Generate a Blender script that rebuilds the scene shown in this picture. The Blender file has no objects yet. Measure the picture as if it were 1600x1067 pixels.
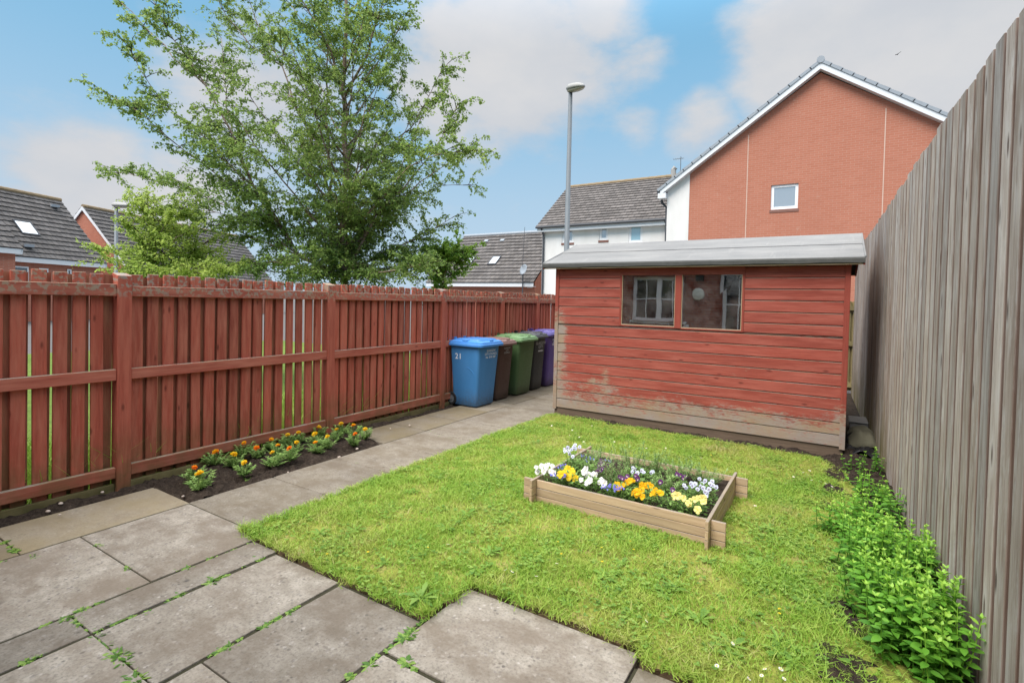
import bpy, math, random
import numpy as np
from mathutils import Vector, Matrix
random.seed(7); rng = np.random.default_rng(11)
S = bpy.context.scene; COL = S.collection
PI = math.pi
# ---------------------------------------------------------------- camera model (used to survey the place from the photo)
F, CX, CY, H = 806., 800., 487., 1.62
CAMR = Matrix.Rotation(math.radians(31.8), 3, 'Z') @ Matrix.Rotation(PI/2 + math.radians(-1.2), 3, 'X') @ Matrix.Rotation(math.radians(1.3), 3, 'Z')
def ray(px, py): return CAMR @ Vector(((px-CX)/F, -(py-CY)/F, -1.))
def gz(px, py, z=0.):
    d = ray(px, py); t = (z-H)/d.z; return Vector((d.x*t, d.y*t, z))
def gy(px, py, Y):
    d = ray(px, py); t = Y/d.y; return Vector((d.x*t, Y, H+d.z*t))
def gx(px, py, X):
    d = ray(px, py); t = X/d.x; return Vector((X, d.y*t, H+d.z*t))
def gd(px, py, D):
    d = ray(px, py); t = D; return Vector((d.x*t, d.y*t, H+d.z*t))
# ---------------------------------------------------------------- material graph helper
class G:
    def __init__(s, name):
        s.m = bpy.data.materials.new(name); s.m.use_nodes = True
        s.t = s.m.node_tree; s.t.nodes.clear()
        s.out = s.t.nodes.new('ShaderNodeOutputMaterial')
    def n(s, typ, ins=None, **kw):
        nd = s.t.nodes.new(typ)
        for k, v in kw.items(): setattr(nd, k, v)
        for k, v in (ins or {}).items(): s.set(nd.inputs[k], v)
        return nd
    def set(s, sock, v):
        if isinstance(v, bpy.types.NodeSocket): s.t.links.new(v, sock)
        elif v is not None:
            if sock.type == 'RGBA' and len(v) == 3: v = (*v, 1)
            sock.default_value = v
    def math(s, op, a, b=None, clamp=False):
        nd = s.n('ShaderNodeMath', operation=op, use_clamp=clamp); s.set(nd.inputs[0], a)
        if b is not None: s.set(nd.inputs[1], b)
        return nd.outputs[0]
    def mix(s, f, a, b, blend='MIX'):
        nd = s.n('ShaderNodeMix', data_type='RGBA', blend_type=blend)
        s.set(nd.inputs[0], f); s.set(nd.inputs[6], a); s.set(nd.inputs[7], b); return nd.outputs[2]
    def obj(s): return s.n('ShaderNodeTexCoord').outputs['Object']
    def pos(s): return s.n('ShaderNodeNewGeometry').outputs['Position']
    def nrm(s): return s.n('ShaderNodeNewGeometry').outputs['Normal']
    def attr(s, name, out='Fac'): return s.n('ShaderNodeAttribute', attribute_name=name).outputs[out]
    def uv(s): return s.n('ShaderNodeUVMap', uv_map='UVMap').outputs[0]
    def scale(s, v, sc):
        nd = s.n('ShaderNodeVectorMath', operation='MULTIPLY'); s.set(nd.inputs[0], v); s.set(nd.inputs[1], sc); return nd.outputs[0]
    def noise(s, v, sc=5, det=4, rough=.55, w=None, dist=0):
        nd = s.n('ShaderNodeTexNoise', {'Scale': sc, 'Detail': det, 'Roughness': rough, 'Distortion': dist}, noise_dimensions='4D' if w is not None else '3D')
        s.set(nd.inputs['Vector'], v)
        if w is not None: s.set(nd.inputs['W'], w)
        return nd.outputs['Fac']
    def ramp(s, f, stops):
        nd = s.n('ShaderNodeValToRGB', {'Fac': f}); e = nd.color_ramp.elements
        while len(e) < len(stops): e.new(.5)
        for q, (p, c) in zip(e, stops):
            q.position = p; q.color = (*c, 1) if not isinstance(c, (int, float)) else (c, c, c, 1)
        return nd.outputs[0]
    def mr(s, v, a, b, c=0., d=1., smooth=False):
        nd = s.n('ShaderNodeMapRange', {'Value': v, 'From Min': a, 'From Max': b, 'To Min': c, 'To Max': d})
        nd.clamp = True
        if smooth: nd.interpolation_type = 'SMOOTHSTEP'
        return nd.outputs[0]
    def sep(s, v):
        nd = s.n('ShaderNodeSeparateXYZ', {0: v}); return nd.outputs
    def bump(s, h, st=.3, d=.01):
        return s.n('ShaderNodeBump', {'Height': h, 'Strength': st, 'Distance': d}).outputs[0]
    def fin(s, col, rough=.8, normal=None, spec=.3, **kw):
        b = s.n('ShaderNodeBsdfPrincipled', {'Base Color': col, 'Roughness': rough, 'Specular IOR Level': spec})
        if normal is not None: s.set(b.inputs['Normal'], normal)
        for k, v in kw.items(): s.set(b.inputs[k.replace('_', ' ')], v)
        s.t.links.new(b.outputs[0], s.out.inputs[0]); return s.m
def mul(c, k): return tuple(x*k for x in c)
def plain(name, c, rough=.6, var=.12, sc=6, spec=.3, bump=0, **kw):
    g = G(name); o = g.obj(); n = g.noise(o, sc, 5); n2 = g.noise(o, sc*9, 3)
    col = g.mix(n, mul(c, 1-var), mul(c, 1+var)); col = g.mix(g.mr(n2, .55, .8, 0, var*1.5), col, mul(c, .55))
    return g.fin(col, rough, g.bump(n2, bump, .004) if bump else None, spec, **kw)
def wood(name, base, dark, axis='z', algae=0, bare=None, barefn=None, rough=.85, var=.35, grain=.5, fade=None):
    g = G(name); o = g.pos(); r = g.attr('rnd')
    sc = {'z': (38, 38, 2.2), 'x': (2.2, 38, 38), 'y': (38, 2.2, 38)}[axis]
    w = g.math('MULTIPLY', r, 37.)
    gr = g.noise(g.scale(o, sc), 1.6, 6, .62, w, .5)
    bl = g.noise(o, 3.2, 4, .6, w)
    col = g.mix(g.mr(gr, .38, .72), base, dark)
    col = g.mix(g.mr(bl, .3, .75, 0, .55), col, mul(base, .72))
    br = g.mr(r, 0, 1, 1-var, 1+var)
    nd = g.n('ShaderNodeVectorMath', operation='SCALE'); g.set(nd.inputs[0], col); g.set(nd.inputs['Scale'], br); col = nd.outputs[0]
    if fade:
        fs = g.noise(g.scale(o, {'z': (14, 14, 1.5), 'x': (1.5, 14, 14), 'y': (14, 1.5, 14)}[axis]), 1.3, 5, .65, w)
        col = g.mix(g.mr(fs, .42, .68, 0, .6), col, fade)
    # knots
    vo = g.n('ShaderNodeTexVoronoi', {'Scale': 1.0, 'Vector': g.scale(o, {'z': (9, 9, 3.2), 'x': (3.2, 9, 9), 'y': (9, 3.2, 9)}[axis])})
    col = g.mix(g.mr(vo.outputs['Distance'], .05, .13, .75, 0), col, mul(dark, .45))
    z = g.sep(o)[2]; x = g.sep(o)[0]; nz = g.sep(g.nrm())[2]
    if bare:
        f = barefn(g, o) if barefn else g.math('MULTIPLY', g.mr(nz, .4, .8), g.mr(bl, .3, .5))
        col = g.mix(f, col, g.mix(g.mr(bl, .35, .65), g.mix(gr, bare, mul(bare, .6)), g.mix(gr, (.36, .32, .28), (.22, .19, .165))))
    if algae:
        an = g.noise(o, 7, 4)
        col = g.mix(g.math('MULTIPLY', g.mr(z, .0, algae, 1, 0), g.mr(an, .3, .6, .1, .85)), col, (.095, .085, .03))
    return g.fin(col, rough, g.bump(gr, grain, .004), .25)
M = {}
RED, REDD = (.43, .10, .062), (.26, .055, .036)
BARE = (.42, .32, .20)
def fencebare(g, o):
    nz = g.sep(g.nrm())[2]; n = g.noise(o, 6, 5, .65); n2 = g.noise(g.scale(o, (8, 30, 30)), 1, 4)
    zz = g.sep(o)[2]
    top = g.math('MULTIPLY', g.mr(nz, .4, .8), g.mr(n, .3, .5))
    worn = g.math('MULTIPLY', g.mr(n2, .49, .58), g.mr(zz, 1.55, 1.64, .0, .85))
    return g.math('MAXIMUM', top, worn)
M['slat'] = wood('red_stained_slat', RED, REDD, 'z', .5, BARE, fencebare, var=.3, fade=(.55, .20, .13))
M['slat_back'] = wood('red_brown_back_slat', (.38, .12, .07), (.20, .075, .045), 'z', .8, var=.35, fade=(.42, .22, .13))
M['rail'] = wood('red_stained_rail', (.42, .11, .072), (.27, .064, .042), 'y', .3, BARE, fencebare, var=.12, fade=(.55, .21, .14))
M['post'] = wood('red_stained_post', (.44, .105, .067), (.29, .065, .042), 'z', .55, BARE, fencebare, var=.12, fade=(.52, .17, .11))
M['gboard'] = wood('mossy_edge_board', (.27, .215, .10), (.15, .12, .05), 'y', .1)
def greyboards():
    g = G('weathered_grey_board'); o = g.pos(); r = g.attr('rnd'); w = g.math('MULTIPLY', r, 53.)
    gr = g.noise(g.scale(o, (26, 26, 1.3)), 1.5, 7, .65, w, .6)
    bl = g.noise(g.scale(o, (3, 3, 1)), 1.6, 5, .6, w)
    r2 = g.math('FRACT', g.math('MULTIPLY', r, 7.31))
    sil = g.mix(g.mr(bl, .36, .62), g.mix(r2, (.57, .495, .425), (.50, .47, .44)), g.mix(r2, (.44, .345, .27), (.39, .365, .34)))
    col = g.mix(g.mr(gr, .4, .75), sil, (.17, .12, .09))
    st = g.noise(g.scale(o, (16, 16, 3.4)), 1., 6, .72, w)
    col = g.mix(g.mr(st, .52, .66, 0, .8), col, (.55, .52, .49))
    vo = g.n('ShaderNodeTexVoronoi', {'Scale': 1., 'Vector': g.scale(o, (9, 9, 2.4))})
    col = g.mix(g.mr(vo.outputs['Distance'], .12, .34, .6, 0), col, (.52, .49, .46)); col = g.mix(g.mr(vo.outputs['Distance'], .06, .15, .9, 0), col, (.085, .055, .04))
    nd = g.n('ShaderNodeVectorMath', operation='SCALE'); g.set(nd.inputs[0], col); g.set(nd.inputs['Scale'], g.mr(r, 0, 1, .74, 1.18)); col = nd.outputs[0]
    z = g.sep(o)[2]; y = g.sep(o)[1]
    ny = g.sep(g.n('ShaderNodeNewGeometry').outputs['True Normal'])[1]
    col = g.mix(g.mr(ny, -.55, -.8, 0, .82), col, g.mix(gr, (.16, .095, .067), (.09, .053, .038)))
    al = g.math('MULTIPLY', g.mr(z, .0, .9, 1, 0), g.mr(y, 5.6, 6.6, .05, .9)); al = g.math('MULTIPLY', al, g.mr(bl, .35, .6))
    col = g.mix(al, col, (.15, .13, .035))
    return g.fin(col, .85, g.bump(gr, .55, .004), .25)
M['grey'] = greyboards()
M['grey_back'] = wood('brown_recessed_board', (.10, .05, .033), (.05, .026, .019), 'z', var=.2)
def shedbare(g, o):
    x, y, z = g.sep(o)[0], g.sep(o)[1], g.sep(o)[2]
    n = g.noise(g.scale(o, (5, 5, 9)), 1.3, 6, .7); n2 = g.noise(g.scale(o, (9, 9, 26)), 1.5, 5, .65)
    def ga(cx, sx, cz, sz):
        a = g.math('POWER', g.math('DIVIDE', g.math('SUBTRACT', x, cx), sx), 2.); b = g.math('POWER', g.math('DIVIDE', g.math('SUBTRACT', z, cz), sz), 2.)
        return g.math('EXPONENT', g.math('MULTIPLY', g.math('ADD', a, b), -1.))
    f = g.mr(z, .15, .46, 1.15, 0)
    for k, q in ((1.0, (-3.38, .17, .75, .55)), (.7, (-3.36, .13, 1.2, .32)), (.7, (-2.63, .07, .66, .13)), (.5, (-2.55, .16, .45, .1)), (.45, (-2.78, .1, .52, .05)), (.45, (-2.9, .4, .48, .12)), (.55, (.12, .16, .42, .22)), (.35, (-.6, .5, .33, .1)), (.3, (-1.6, .7, .34, .1))):
        f = g.math('ADD', f, g.math('MULTIPLY', ga(*q), k))
    n3 = g.noise(g.scale(o, (14, 40, 90)), 1.2, 5, .7); f = g.math('ADD', f, g.mr(n, .3, .7, -.28, .28)); f = g.math('ADD', f, g.mr(n2, .3, .7, -.3, .3)); f = g.math('ADD', f, g.mr(n3, .3, .7, -.34, .34))
    face = g.math('MULTIPLY', g.mr(f, .4, .95), g.mr(n3, .2, .6, .7, 1))
    nz = g.sep(g.nrm())[2]
    edge = g.math('MULTIPLY', g.mr(nz, .3, .6), g.mr(n, .36, .48, .35, 1))
    return g.math('MAXIMUM', face, edge)
M['shed'] = wood('red_shed_board', (.315, .07, .048), (.21, .045, .032), 'x', 0, (.38, .29, .19), shedbare, var=.1, grain=.35, fade=(.44, .135, .10))
M['shed_trim'] = wood('red_shed_trim', (.315, .068, .047), (.21, .045, .032), 'z', 0, (.40, .29, .18), shedbare, var=.05)
M['timber_dark'] = wood('dirty_bearer', (.14, .10, .07), (.07, .05, .035), 'x')
M['planter'] = wood('planter_softwood', (.54, .40, .26), (.37, .25, .15), 'x', .0, (.36, .29, .2), None, var=.16, grain=.35)
M['planter_side'] = wood('planter_softwood_side', (.54, .405, .265), (.37, .25, .15), 'y', .0, (.36, .29, .2), None, var=.16, grain=.35)
M['bark'] = None
def bark():
    g = G('birch_bark'); o = g.obj(); n = g.noise(g.scale(o, (5, 5, 12)), 2, 5, .7)
    return g.fin(g.ramp(n, [(.35, (.09, .065, .05)), (.5, (.24, .17, .125)), (.62, (.40, .31, .25))]), .9, g.bump(n, .5, .01))
M['bark'] = bark()
M['twig'] = plain('dark_twig', (.05, .035, .025), .9)
def leafmat(name, stops, trans=.35, rough=.5, pscale=None):
    g = G(name); r = g.attr('rnd')
    if pscale:
        r = g.math('ADD', g.math('MULTIPLY', r, .6), g.mr(g.noise(g.pos(), pscale, 4, .6), .25, .75, -.05, .45))
    col = g.ramp(r, stops)
    d = g.n('ShaderNodeBsdfPrincipled', {'Base Color': col, 'Roughness': rough, 'Specular IOR Level': .35})
    t = g.n('ShaderNodeBsdfTranslucent', {'Color': g.mix(.5, col, (.5, .6, .08), 'MULTIPLY')})
    t2 = g.n('ShaderNodeBsdfTranslucent', {'Color': col})
    mx = g.n('ShaderNodeMixShader', {0: trans, 1: d.outputs[0], 2: t2.outputs[0]})
    g.t.nodes.remove(t)
    g.t.links.new(mx.outputs[0], g.out.inputs[0]); return g.m
M['birch_leaf'] = leafmat('birch_leaf', [(0, (.13, .215, .06)), (.4, (.235, .35, .085)), (.75, (.345, .46, .115)), (1, (.47, .57, .17))], .5)
M['lime_leaf'] = leafmat('lime_leaf', [(0, (.28, .40, .08)), (.5, (.44, .56, .12)), (1, (.58, .66, .2))], .55)
M['shrub_leaf'] = leafmat('shrub_leaf', [(0, (.16, .30, .04)), (.5, (.28, .45, .07)), (1, (.46, .58, .10))], .5)
M['grass'] = leafmat('grass_blade', [(0, (.11, .24, .03)), (.2, (.21, .39, .045)), (.42, (.30, .47, .065)), (.62, (.38, .48, .09)), (.8, (.43, .43, .15)), (1, (.54, .46, .26))], .3, .6, 1.6)
M['clover'] = leafmat('clover_leaf', [(0, (.10, .22, .035)), (.5, (.20, .36, .055)), (1, (.33, .47, .10))], .3)
M['weed'] = leafmat('weed_leaf', [(0, (.08, .19, .03)), (.5, (.16, .30, .05)), (1, (.28, .42, .09))], .3)
M['mint'] = leafmat('mint_leaf', [(0, (.07, .22, .025)), (.5, (.16, .39, .04)), (.85, (.30, .55, .07)), (1, (.36, .60, .085))], .35, .45)
M['marigold_leaf'] = leafmat('marigold_leaf', [(0, (.12, .23, .055)), (.5, (.23, .38, .10)), (1, (.36, .52, .17))], .25)
M['pansy_leaf'] = leafmat('pansy_leaf', [(0, (.045, .11, .02)), (.5, (.12, .23, .045)), (1, (.23, .38, .09))], .25)
M['wispy_leaf'] = leafmat('wispy_leaf', [(0, (.13, .24, .07)), (.5, (.24, .38, .12)), (1, (.36, .50, .18))], .3)
def petal(name, c, var=.15):
    g = G(name); r = g.attr('rnd')
    col = g.mix(r, mul(c, 1-var), tuple(min(.95, x*(1+var)) for x in c))
    d = g.n('ShaderNodeBsdfPrincipled', {'Base Color': col, 'Roughness': .6, 'Specular IOR Level': .2})
    t = g.n('ShaderNodeBsdfTranslucent', {'Color': col}); mx = g.n('ShaderNodeMixShader', {0: .3, 1: d.outputs[0], 2: t.outputs[0]})
    g.t.links.new(mx.outputs[0], g.out.inputs[0]); return g.m
for k, c in dict(yellow=(.86, .62, .04), white=(.86, .86, .84), palelilac=(.66, .70, .88), purple=(.12, .03, .15), blue=(.24, .24, .72), orange=(.88, .50, .015), paleyellow=(.88, .78, .30), mg_yellow=(.95, .56, .012), mg_orange=(.94, .34, .01), mg_red=(.90, .19, .012), eye=(.75, .5, .04), eyedark=(.05, .03, .08)).items():
    M['p_'+k] = petal('petal_'+k, c)
def soil():
    g = G('dark_soil'); o = g.pos(); n = g.noise(o, 22, 6, .7); n2 = g.noise(o, 90, 3)
    col = g.ramp(n, [(.3, (.018, .013, .010)), (.55, (.05, .037, .028)), (.75, (.10, .078, .06))])
    return g.fin(col, .95, g.bump(g.math('ADD', n, g.math('MULTIPLY', n2, .4)), 1, .03), .15)
M['soil'] = soil()
def lawnbase():
    g = G('lawn_base'); o = g.pos(); n = g.noise(o, 6, 6, .7); n2 = g.noise(o, 60, 4)
    col = g.ramp(n, [(.3, (.13, .14, .035)), (.5, (.24, .27, .05)), (.7, (.33, .28, .11))])
    col = g.mix(g.mr(n2, .5, .7, 0, .7), col, (.06, .045, .03))
    return g.fin(col, .95, g.bump(n2, .8, .01), .1)
M['lawn'] = lawnbase()
M['turf_edge'] = plain('brown_turf_edge', (.15, .105, .06), .95, .4, 25, bump=.6)
def groundm():
    g = G('rough_ground'); o = g.pos(); n = g.noise(o, .6, 5, .6); n2 = g.noise(o, 20, 5)
    col = g.ramp(n, [(.3, (.09, .15, .03)), (.6, (.15, .22, .045))]); col = g.mix(g.mr(n2, .4, .7, 0, .6), col, (.06, .07, .03))
    return g.fin(col, .95, g.bump(n2, .8, .03), .1)
M['ground'] = groundm()
M['tarmac'] = plain('grey_tarmac', (.115, .108, .102), .9, .2, 3)
def slabm():
    g = G('concrete_slab'); o = g.pos(); r = g.attr('rnd'); k = g.attr('kind')
    n = g.noise(o, 1.7, 5, .6); m = g.noise(o, 11, 5, .6); f = g.noise(o, 70, 4, .6)
    vo = g.n('ShaderNodeTexVoronoi', {'Vector': o, 'Scale': 42.})
    col = g.mix(g.mr(n, .3, .7), (.30, .268, .222), (.43, .395, .335))
    col = g.mix(g.mr(m, .38, .62, .55, 0), col, (.20, .175, .138))
    sp = g.math('MULTIPLY', g.mr(vo.outputs['Distance'], .25, .45, 1, 0), g.mr(g.noise(o, 14, 3), .47, .56))
    col = g.mix(g.math('MULTIPLY', sp, .8), col, g.mix(g.sep(vo.outputs['Color'])[0], (.10, .09, .08), (.52, .48, .43)))
    col = g.mix(g.mr(f, .48, .7, 0, .6), col, (.13, .112, .095))
    vo2 = g.n('ShaderNodeTexVoronoi', {'Vector': o, 'Scale': 7.})
    col = g.mix(g.math('MULTIPLY', g.mr(vo2.outputs['Distance'], .05, .16, .8, 0), g.mr(g.noise(o, 9, 2), .42, .6)), col, (.10, .09, .08))
    dk = g.noise(g.scale(o, (1, 1.3, 1)), 2.6, 6, .68)
    col = g.mix(g.mr(dk, .45, .6, 0, .75), col, (.19, .155, .118))
    yel = g.mix(m, (.30, .245, .15), (.17, .14, .085))
    col = g.mix(g.math('MULTIPLY', k, g.mr(n, .32, .58, .25, 1)), col, yel)
    nd = g.n('ShaderNodeVectorMath', operation='SCALE'); g.set(nd.inputs[0], col); g.set(nd.inputs['Scale'], g.mr(r, 0, 1, .66, 1.))
    return g.fin(nd.outputs[0], .88, g.bump(g.math('ADD', f, g.math('MULTIPLY', m, 1.5)), .45, .006), .25)
M['slab'] = slabm()
M['joint_fill'] = plain('mossy_joint_fill', (.04, .037, .02), .95, .5, 9, bump=.5)
def brickm(name, c1, c2, mortar, local=True):
    g = G(name); o = g.obj(); s = g.sep(o)
    u = g.math('ADD', s[0], s[1]); cv = g.n('ShaderNodeCombineXYZ', {0: u, 1: s[2]})
    b = g.n('ShaderNodeTexBrick', {'Vector': cv.outputs[0], 'Color1': c1, 'Color2': c2, 'Mortar': mortar, 'Scale': 1., 'Mortar Size': .006, 'Mortar Smooth': .1, 'Bias': -.2, 'Brick Width': .225, 'Row Height': .075})
    n = g.noise(o, .7, 5, .6); n2 = g.noise(o, 5, 4)
    col = g.mix(g.mr(n, .3, .7, 0, .35), b.outputs['Color'], mul(c1, .78)); col = g.mix(g.mr(n2, .62, .75, 0, .3), col, (.5, .38, .3))
    return g.fin(col, .85, g.bump(g.math('SUBTRACT', 1., b.outputs['Fac']), .35, .006), .2)
M['brick'] = brickm('orange_brick', (.47, .185, .12), (.43, .16, .10), (.47, .26, .19))
M['brick2'] = brickm('orange_brick_far', (.47, .18, .115), (.41, .145, .095), (.45, .26, .2))
M['brick_dark'] = brickm('red_brick', (.30, .09, .06), (.24, .07, .05), (.3, .2, .16))
def render_m():
    g = G('white_roughcast'); o = g.obj(); n = g.noise(o, 45, 4); n2 = g.noise(g.scale(o, (1.5, 1.5, .35)), 1.5, 5)
    return g.fin(g.mix(g.mr(n2, .35, .7), (.80, .79, .765), (.70, .685, .655)), .9, g.bump(n, .6, .01), .2)
M['render'] = render_m()
def tile_m(name, c, w=.30, moss=.3):
    g = G(name); u = g.uv(); s = g.sep(u); r = g.attr('rnd')
    fr = g.math('FRACT', g.math('ADD', g.math('DIVIDE', s[0], w), g.math('MULTIPLY', g.math('FLOOR', g.math('ADD', s[1], .02)), .5)))
    joint = g.math('GREATER_THAN', g.math('ABSOLUTE', g.math('SUBTRACT', fr, .5)), .455)
    cell = g.n('ShaderNodeTexWhiteNoise', {0: g.n('ShaderNodeCombineXYZ', {0: g.math('FLOOR', g.math('ADD', g.math('DIVIDE', s[0], w), g.math('MULTIPLY', g.math('FLOOR', s[1]), .5))), 1: g.math('FLOOR', s[1])}).outputs[0]}, noise_dimensions='2D').outputs[0]
    n = g.noise(u, .6, 5); n3 = g.noise(u, 3, 4, .7)
    col = g.mix(cell, mul(c, .72), mul(c, 1.3)); col = g.mix(g.mr(n, .35, .7, 0, .5), col, mul(c, .6))
    col = g.mix(g.mr(n3, .55, .72, 0, moss), col, (.30, .25, .19)); col = g.mix(g.math('MAXIMUM', g.math('MULTIPLY', joint, .8), g.math('LESS_THAN', g.math('FRACT', g.math('ADD', s[1], .01)), .05)), col, mul(c, .22))
    wave = g.math('SINE', g.math('MULTIPLY', fr, 2*PI))
    return g.fin(col, .75, g.bump(g.math('SUBTRACT', g.math('MULTIPLY', wave, .5), joint), .6, .02), .3)
M['tile'] = tile_m('grey_brown_tile', (.135, .122, .115))
M['tile_far'] = tile_m('grey_brown_tile_far', (.125, .115, .11), .3, .45)
M['tile_grey'] = tile_m('slate_grey_tile', (.20, .22, .245))
M['ridge'] = plain('mossy_ridge_tile', (.26, .19, .11), .85, .3, 3)
M['verge_cap'] = plain('grey_verge_cap', (.30, .335, .37), .6, .12)
M['fascia'] = plain('white_fascia', (.74, .76, .78), .4, .05)
M['upvc'] = plain('white_upvc', (.84, .85, .86), .35, .03)
M['sill'] = plain('brown_sill', (.22, .11, .085), .7)
M['pipe'] = plain('dark_downpipe', (.07, .075, .085), .5)
def felt():
    g = G('mineral_roof_felt'); o = g.pos(); n = g.noise(o, 140, 3); n2 = g.noise(g.scale(o, (1, 3, 3)), 1.6, 5, .6); n3 = g.noise(g.scale(o, (9, 1.2, 1.2)), 1, 5, .65)
    col = g.mix(g.mr(n2, .3, .7), (.20, .203, .203), (.28, .277, .27)); col = g.mix(g.mr(n, .45, .75, 0, .5), col, (.13, .13, .13))
    col = g.mix(g.mr(n3, .6, .72, 0, .4), col, (.33, .325, .31))
    return g.fin(col, .95, g.bump(n, .4, .003), .2)
M['felt'] = felt()
M['felt_edge'] = plain('dirty_felt_edge', (.085, .085, .08), .95, .35, 12)
def glassm(name, refl, tint, specks=0, blinds=None):
    g = G(name); o = g.obj()
    gl = g.n('ShaderNodeBsdfGlossy', {'Color': (.9, .93, .95), 'Roughness': .015})
    if specks: g.set(gl.inputs['Normal'], g.bump(g.noise(o, 1.5, 2), .02, .05))
    base = g.n('ShaderNodeBsdfTransparent', {'Color': tint}) if blinds is None else g.n('ShaderNodeBsdfDiffuse', {'Color': blinds})
    lw = g.n('ShaderNodeLayerWeight', {'Blend': .3}); f = g.math('ADD', g.math('MULTIPLY', lw.outputs['Fresnel'], .6), refl, True)
    mx = g.n('ShaderNodeMixShader', {0: f, 1: base.outputs[0], 2: gl.outputs[0]}); res = mx.outputs[0]
    if specks:
        vo = g.n('ShaderNodeTexVoronoi', {'Vector': g.scale(g.pos(), (60, 60, 38)), 'Scale': 1.}); z = g.sep(g.pos())[2]
        m = g.math('MULTIPLY', g.mr(vo.outputs['Distance'], .12, .22, 1, 0), g.mr(g.noise(g.pos(), 9, 4), .5, .62)); m = g.math('MULTIPLY', m, g.mr(z, 1.3, 1.8, .8, .05))
        dust = g.math('MULTIPLY', g.mr(g.noise(g.pos(), 5, 5), .35, .75), .14); m = g.math('MAXIMUM', m, dust)
        df = g.n('ShaderNodeBsdfDiffuse', {'Color': (.45, .42, .4)})
        mx2 = g.n('ShaderNodeMixShader', {0: m, 1: res, 2: df.outputs[0]}); res = mx2.outputs[0]
    g.t.links.new(res, g.out.inputs[0]); return g.m
M['shedglass'] = glassm('dusty_shed_glass', .33, (.6, .6, .62), 1)
M['pane'] = glassm('window_glass', .3, (.5, .5, .5), 0, (.30, .33, .36))
M['pane_blue'] = glassm('window_glass_blue', .2, (.5, .5, .5), 0, (.30, .50, .58))
M['pane_dark'] = glassm('window_glass_dark', .12, (.1, .1, .1), 0, (.012, .013, .015))
M['skylight'] = glassm('skylight_glass', .5, (.5, .5, .5), 0, (.45, .5, .52))
M['galv'] = plain('galvanised_steel', (.15, .17, .185), .55, .1, 4, Metallic=.2)
M['lamp_grey'] = plain('lamp_housing', (.36, .355, .34), .6, .15, 8)
M['lamp_lens'] = plain('lamp_lens', (.42, .40, .34), .25, .05)
def plastic(name, c, rough=.42):
    g = G(name); o = g.obj(); n = g.noise(g.scale(o, (3, 3, 1.2)), 2.2, 5, .65); n2 = g.noise(o, 30, 4, .7); z = g.sep(o)[2]
    col = g.mix(g.mr(n, .35, .75, 0, .3), c, tuple(min(1, x*1.25+.03) for x in c)); col = g.mix(g.mr(n2, .6, .78, 0, .3), col, mul(c, .55))
    col = g.mix(g.math('MULTIPLY', g.mr(z, 0, .3, .6, 0), g.mr(n2, .35, .6)), col, (.10, .085, .07))
    return g.fin(col, g.mr(n2, .3, .7, rough-.08, rough+.15), g.bump(n2, .08, .002), .4)
M['b_blue'] = plastic('blue_plastic', (.045, .19, .42)); M['b_bluelid'] = plastic('bright_blue_plastic', (.06, .235, .60), .36)
M['b_brown'] = plastic('dark_brown_plastic', (.06, .028, .023), .4); M['b_brownlid'] = plastic('faded_brown_plastic', (.21, .125, .11), .5)
M['b_green'] = plastic('dark_green_plastic', (.07, .13, .05)); M['b_greenlid'] = plastic('faded_green_plastic', (.16, .29, .13), .42)
M['b_black'] = plastic('black_plastic', (.022, .024, .028)); M['b_blacklid'] = plastic('dark_grey_plastic', (.075, .08, .09), .42)
M['b_purple'] = plastic('purple_plastic', (.10, .06, .22)); M['b_purplelid'] = plastic('lilac_plastic', (.13, .11, .33))
M['rubber'] = plain('black_rubber', (.02, .02, .021), .7)
M['wheelgrey'] = plain('grey_hub', (.13, .135, .14), .5)
M['decal'] = plain('white_lettering', (.78, .79, .80), .5, .03)
M['decal_worn'] = plain('worn_white_lettering', (.45, .44, .43), .6, .1)
M['sack'] = plain('dirty_sack_cloth', (.105, .10, .068), .9, .25, 7, bump=.5)
M['blacksheet'] = plain('black_plastic_sheet', (.012, .012, .013), .45)
M['lightgrey'] = plain('pale_grey_plastic', (.2, .2, .195), .6)
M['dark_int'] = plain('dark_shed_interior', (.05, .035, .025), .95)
M['stone'] = plain('pale_pebble', (.5, .42, .36), .8)
M['black'] = plain('matt_black', (.015, .015, .016), .6)
M['disc'] = plain('pale_lamp_disc', (.74, .76, .68), .5)
M['jointm'] = plain('mastic_joint', (.58, .42, .34), .8)
M['daisy'] = petal('daisy_petal', (.88, .88, .86)); M['daisy_eye'] = plain('daisy_eye', (.8, .55, .03))
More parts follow.
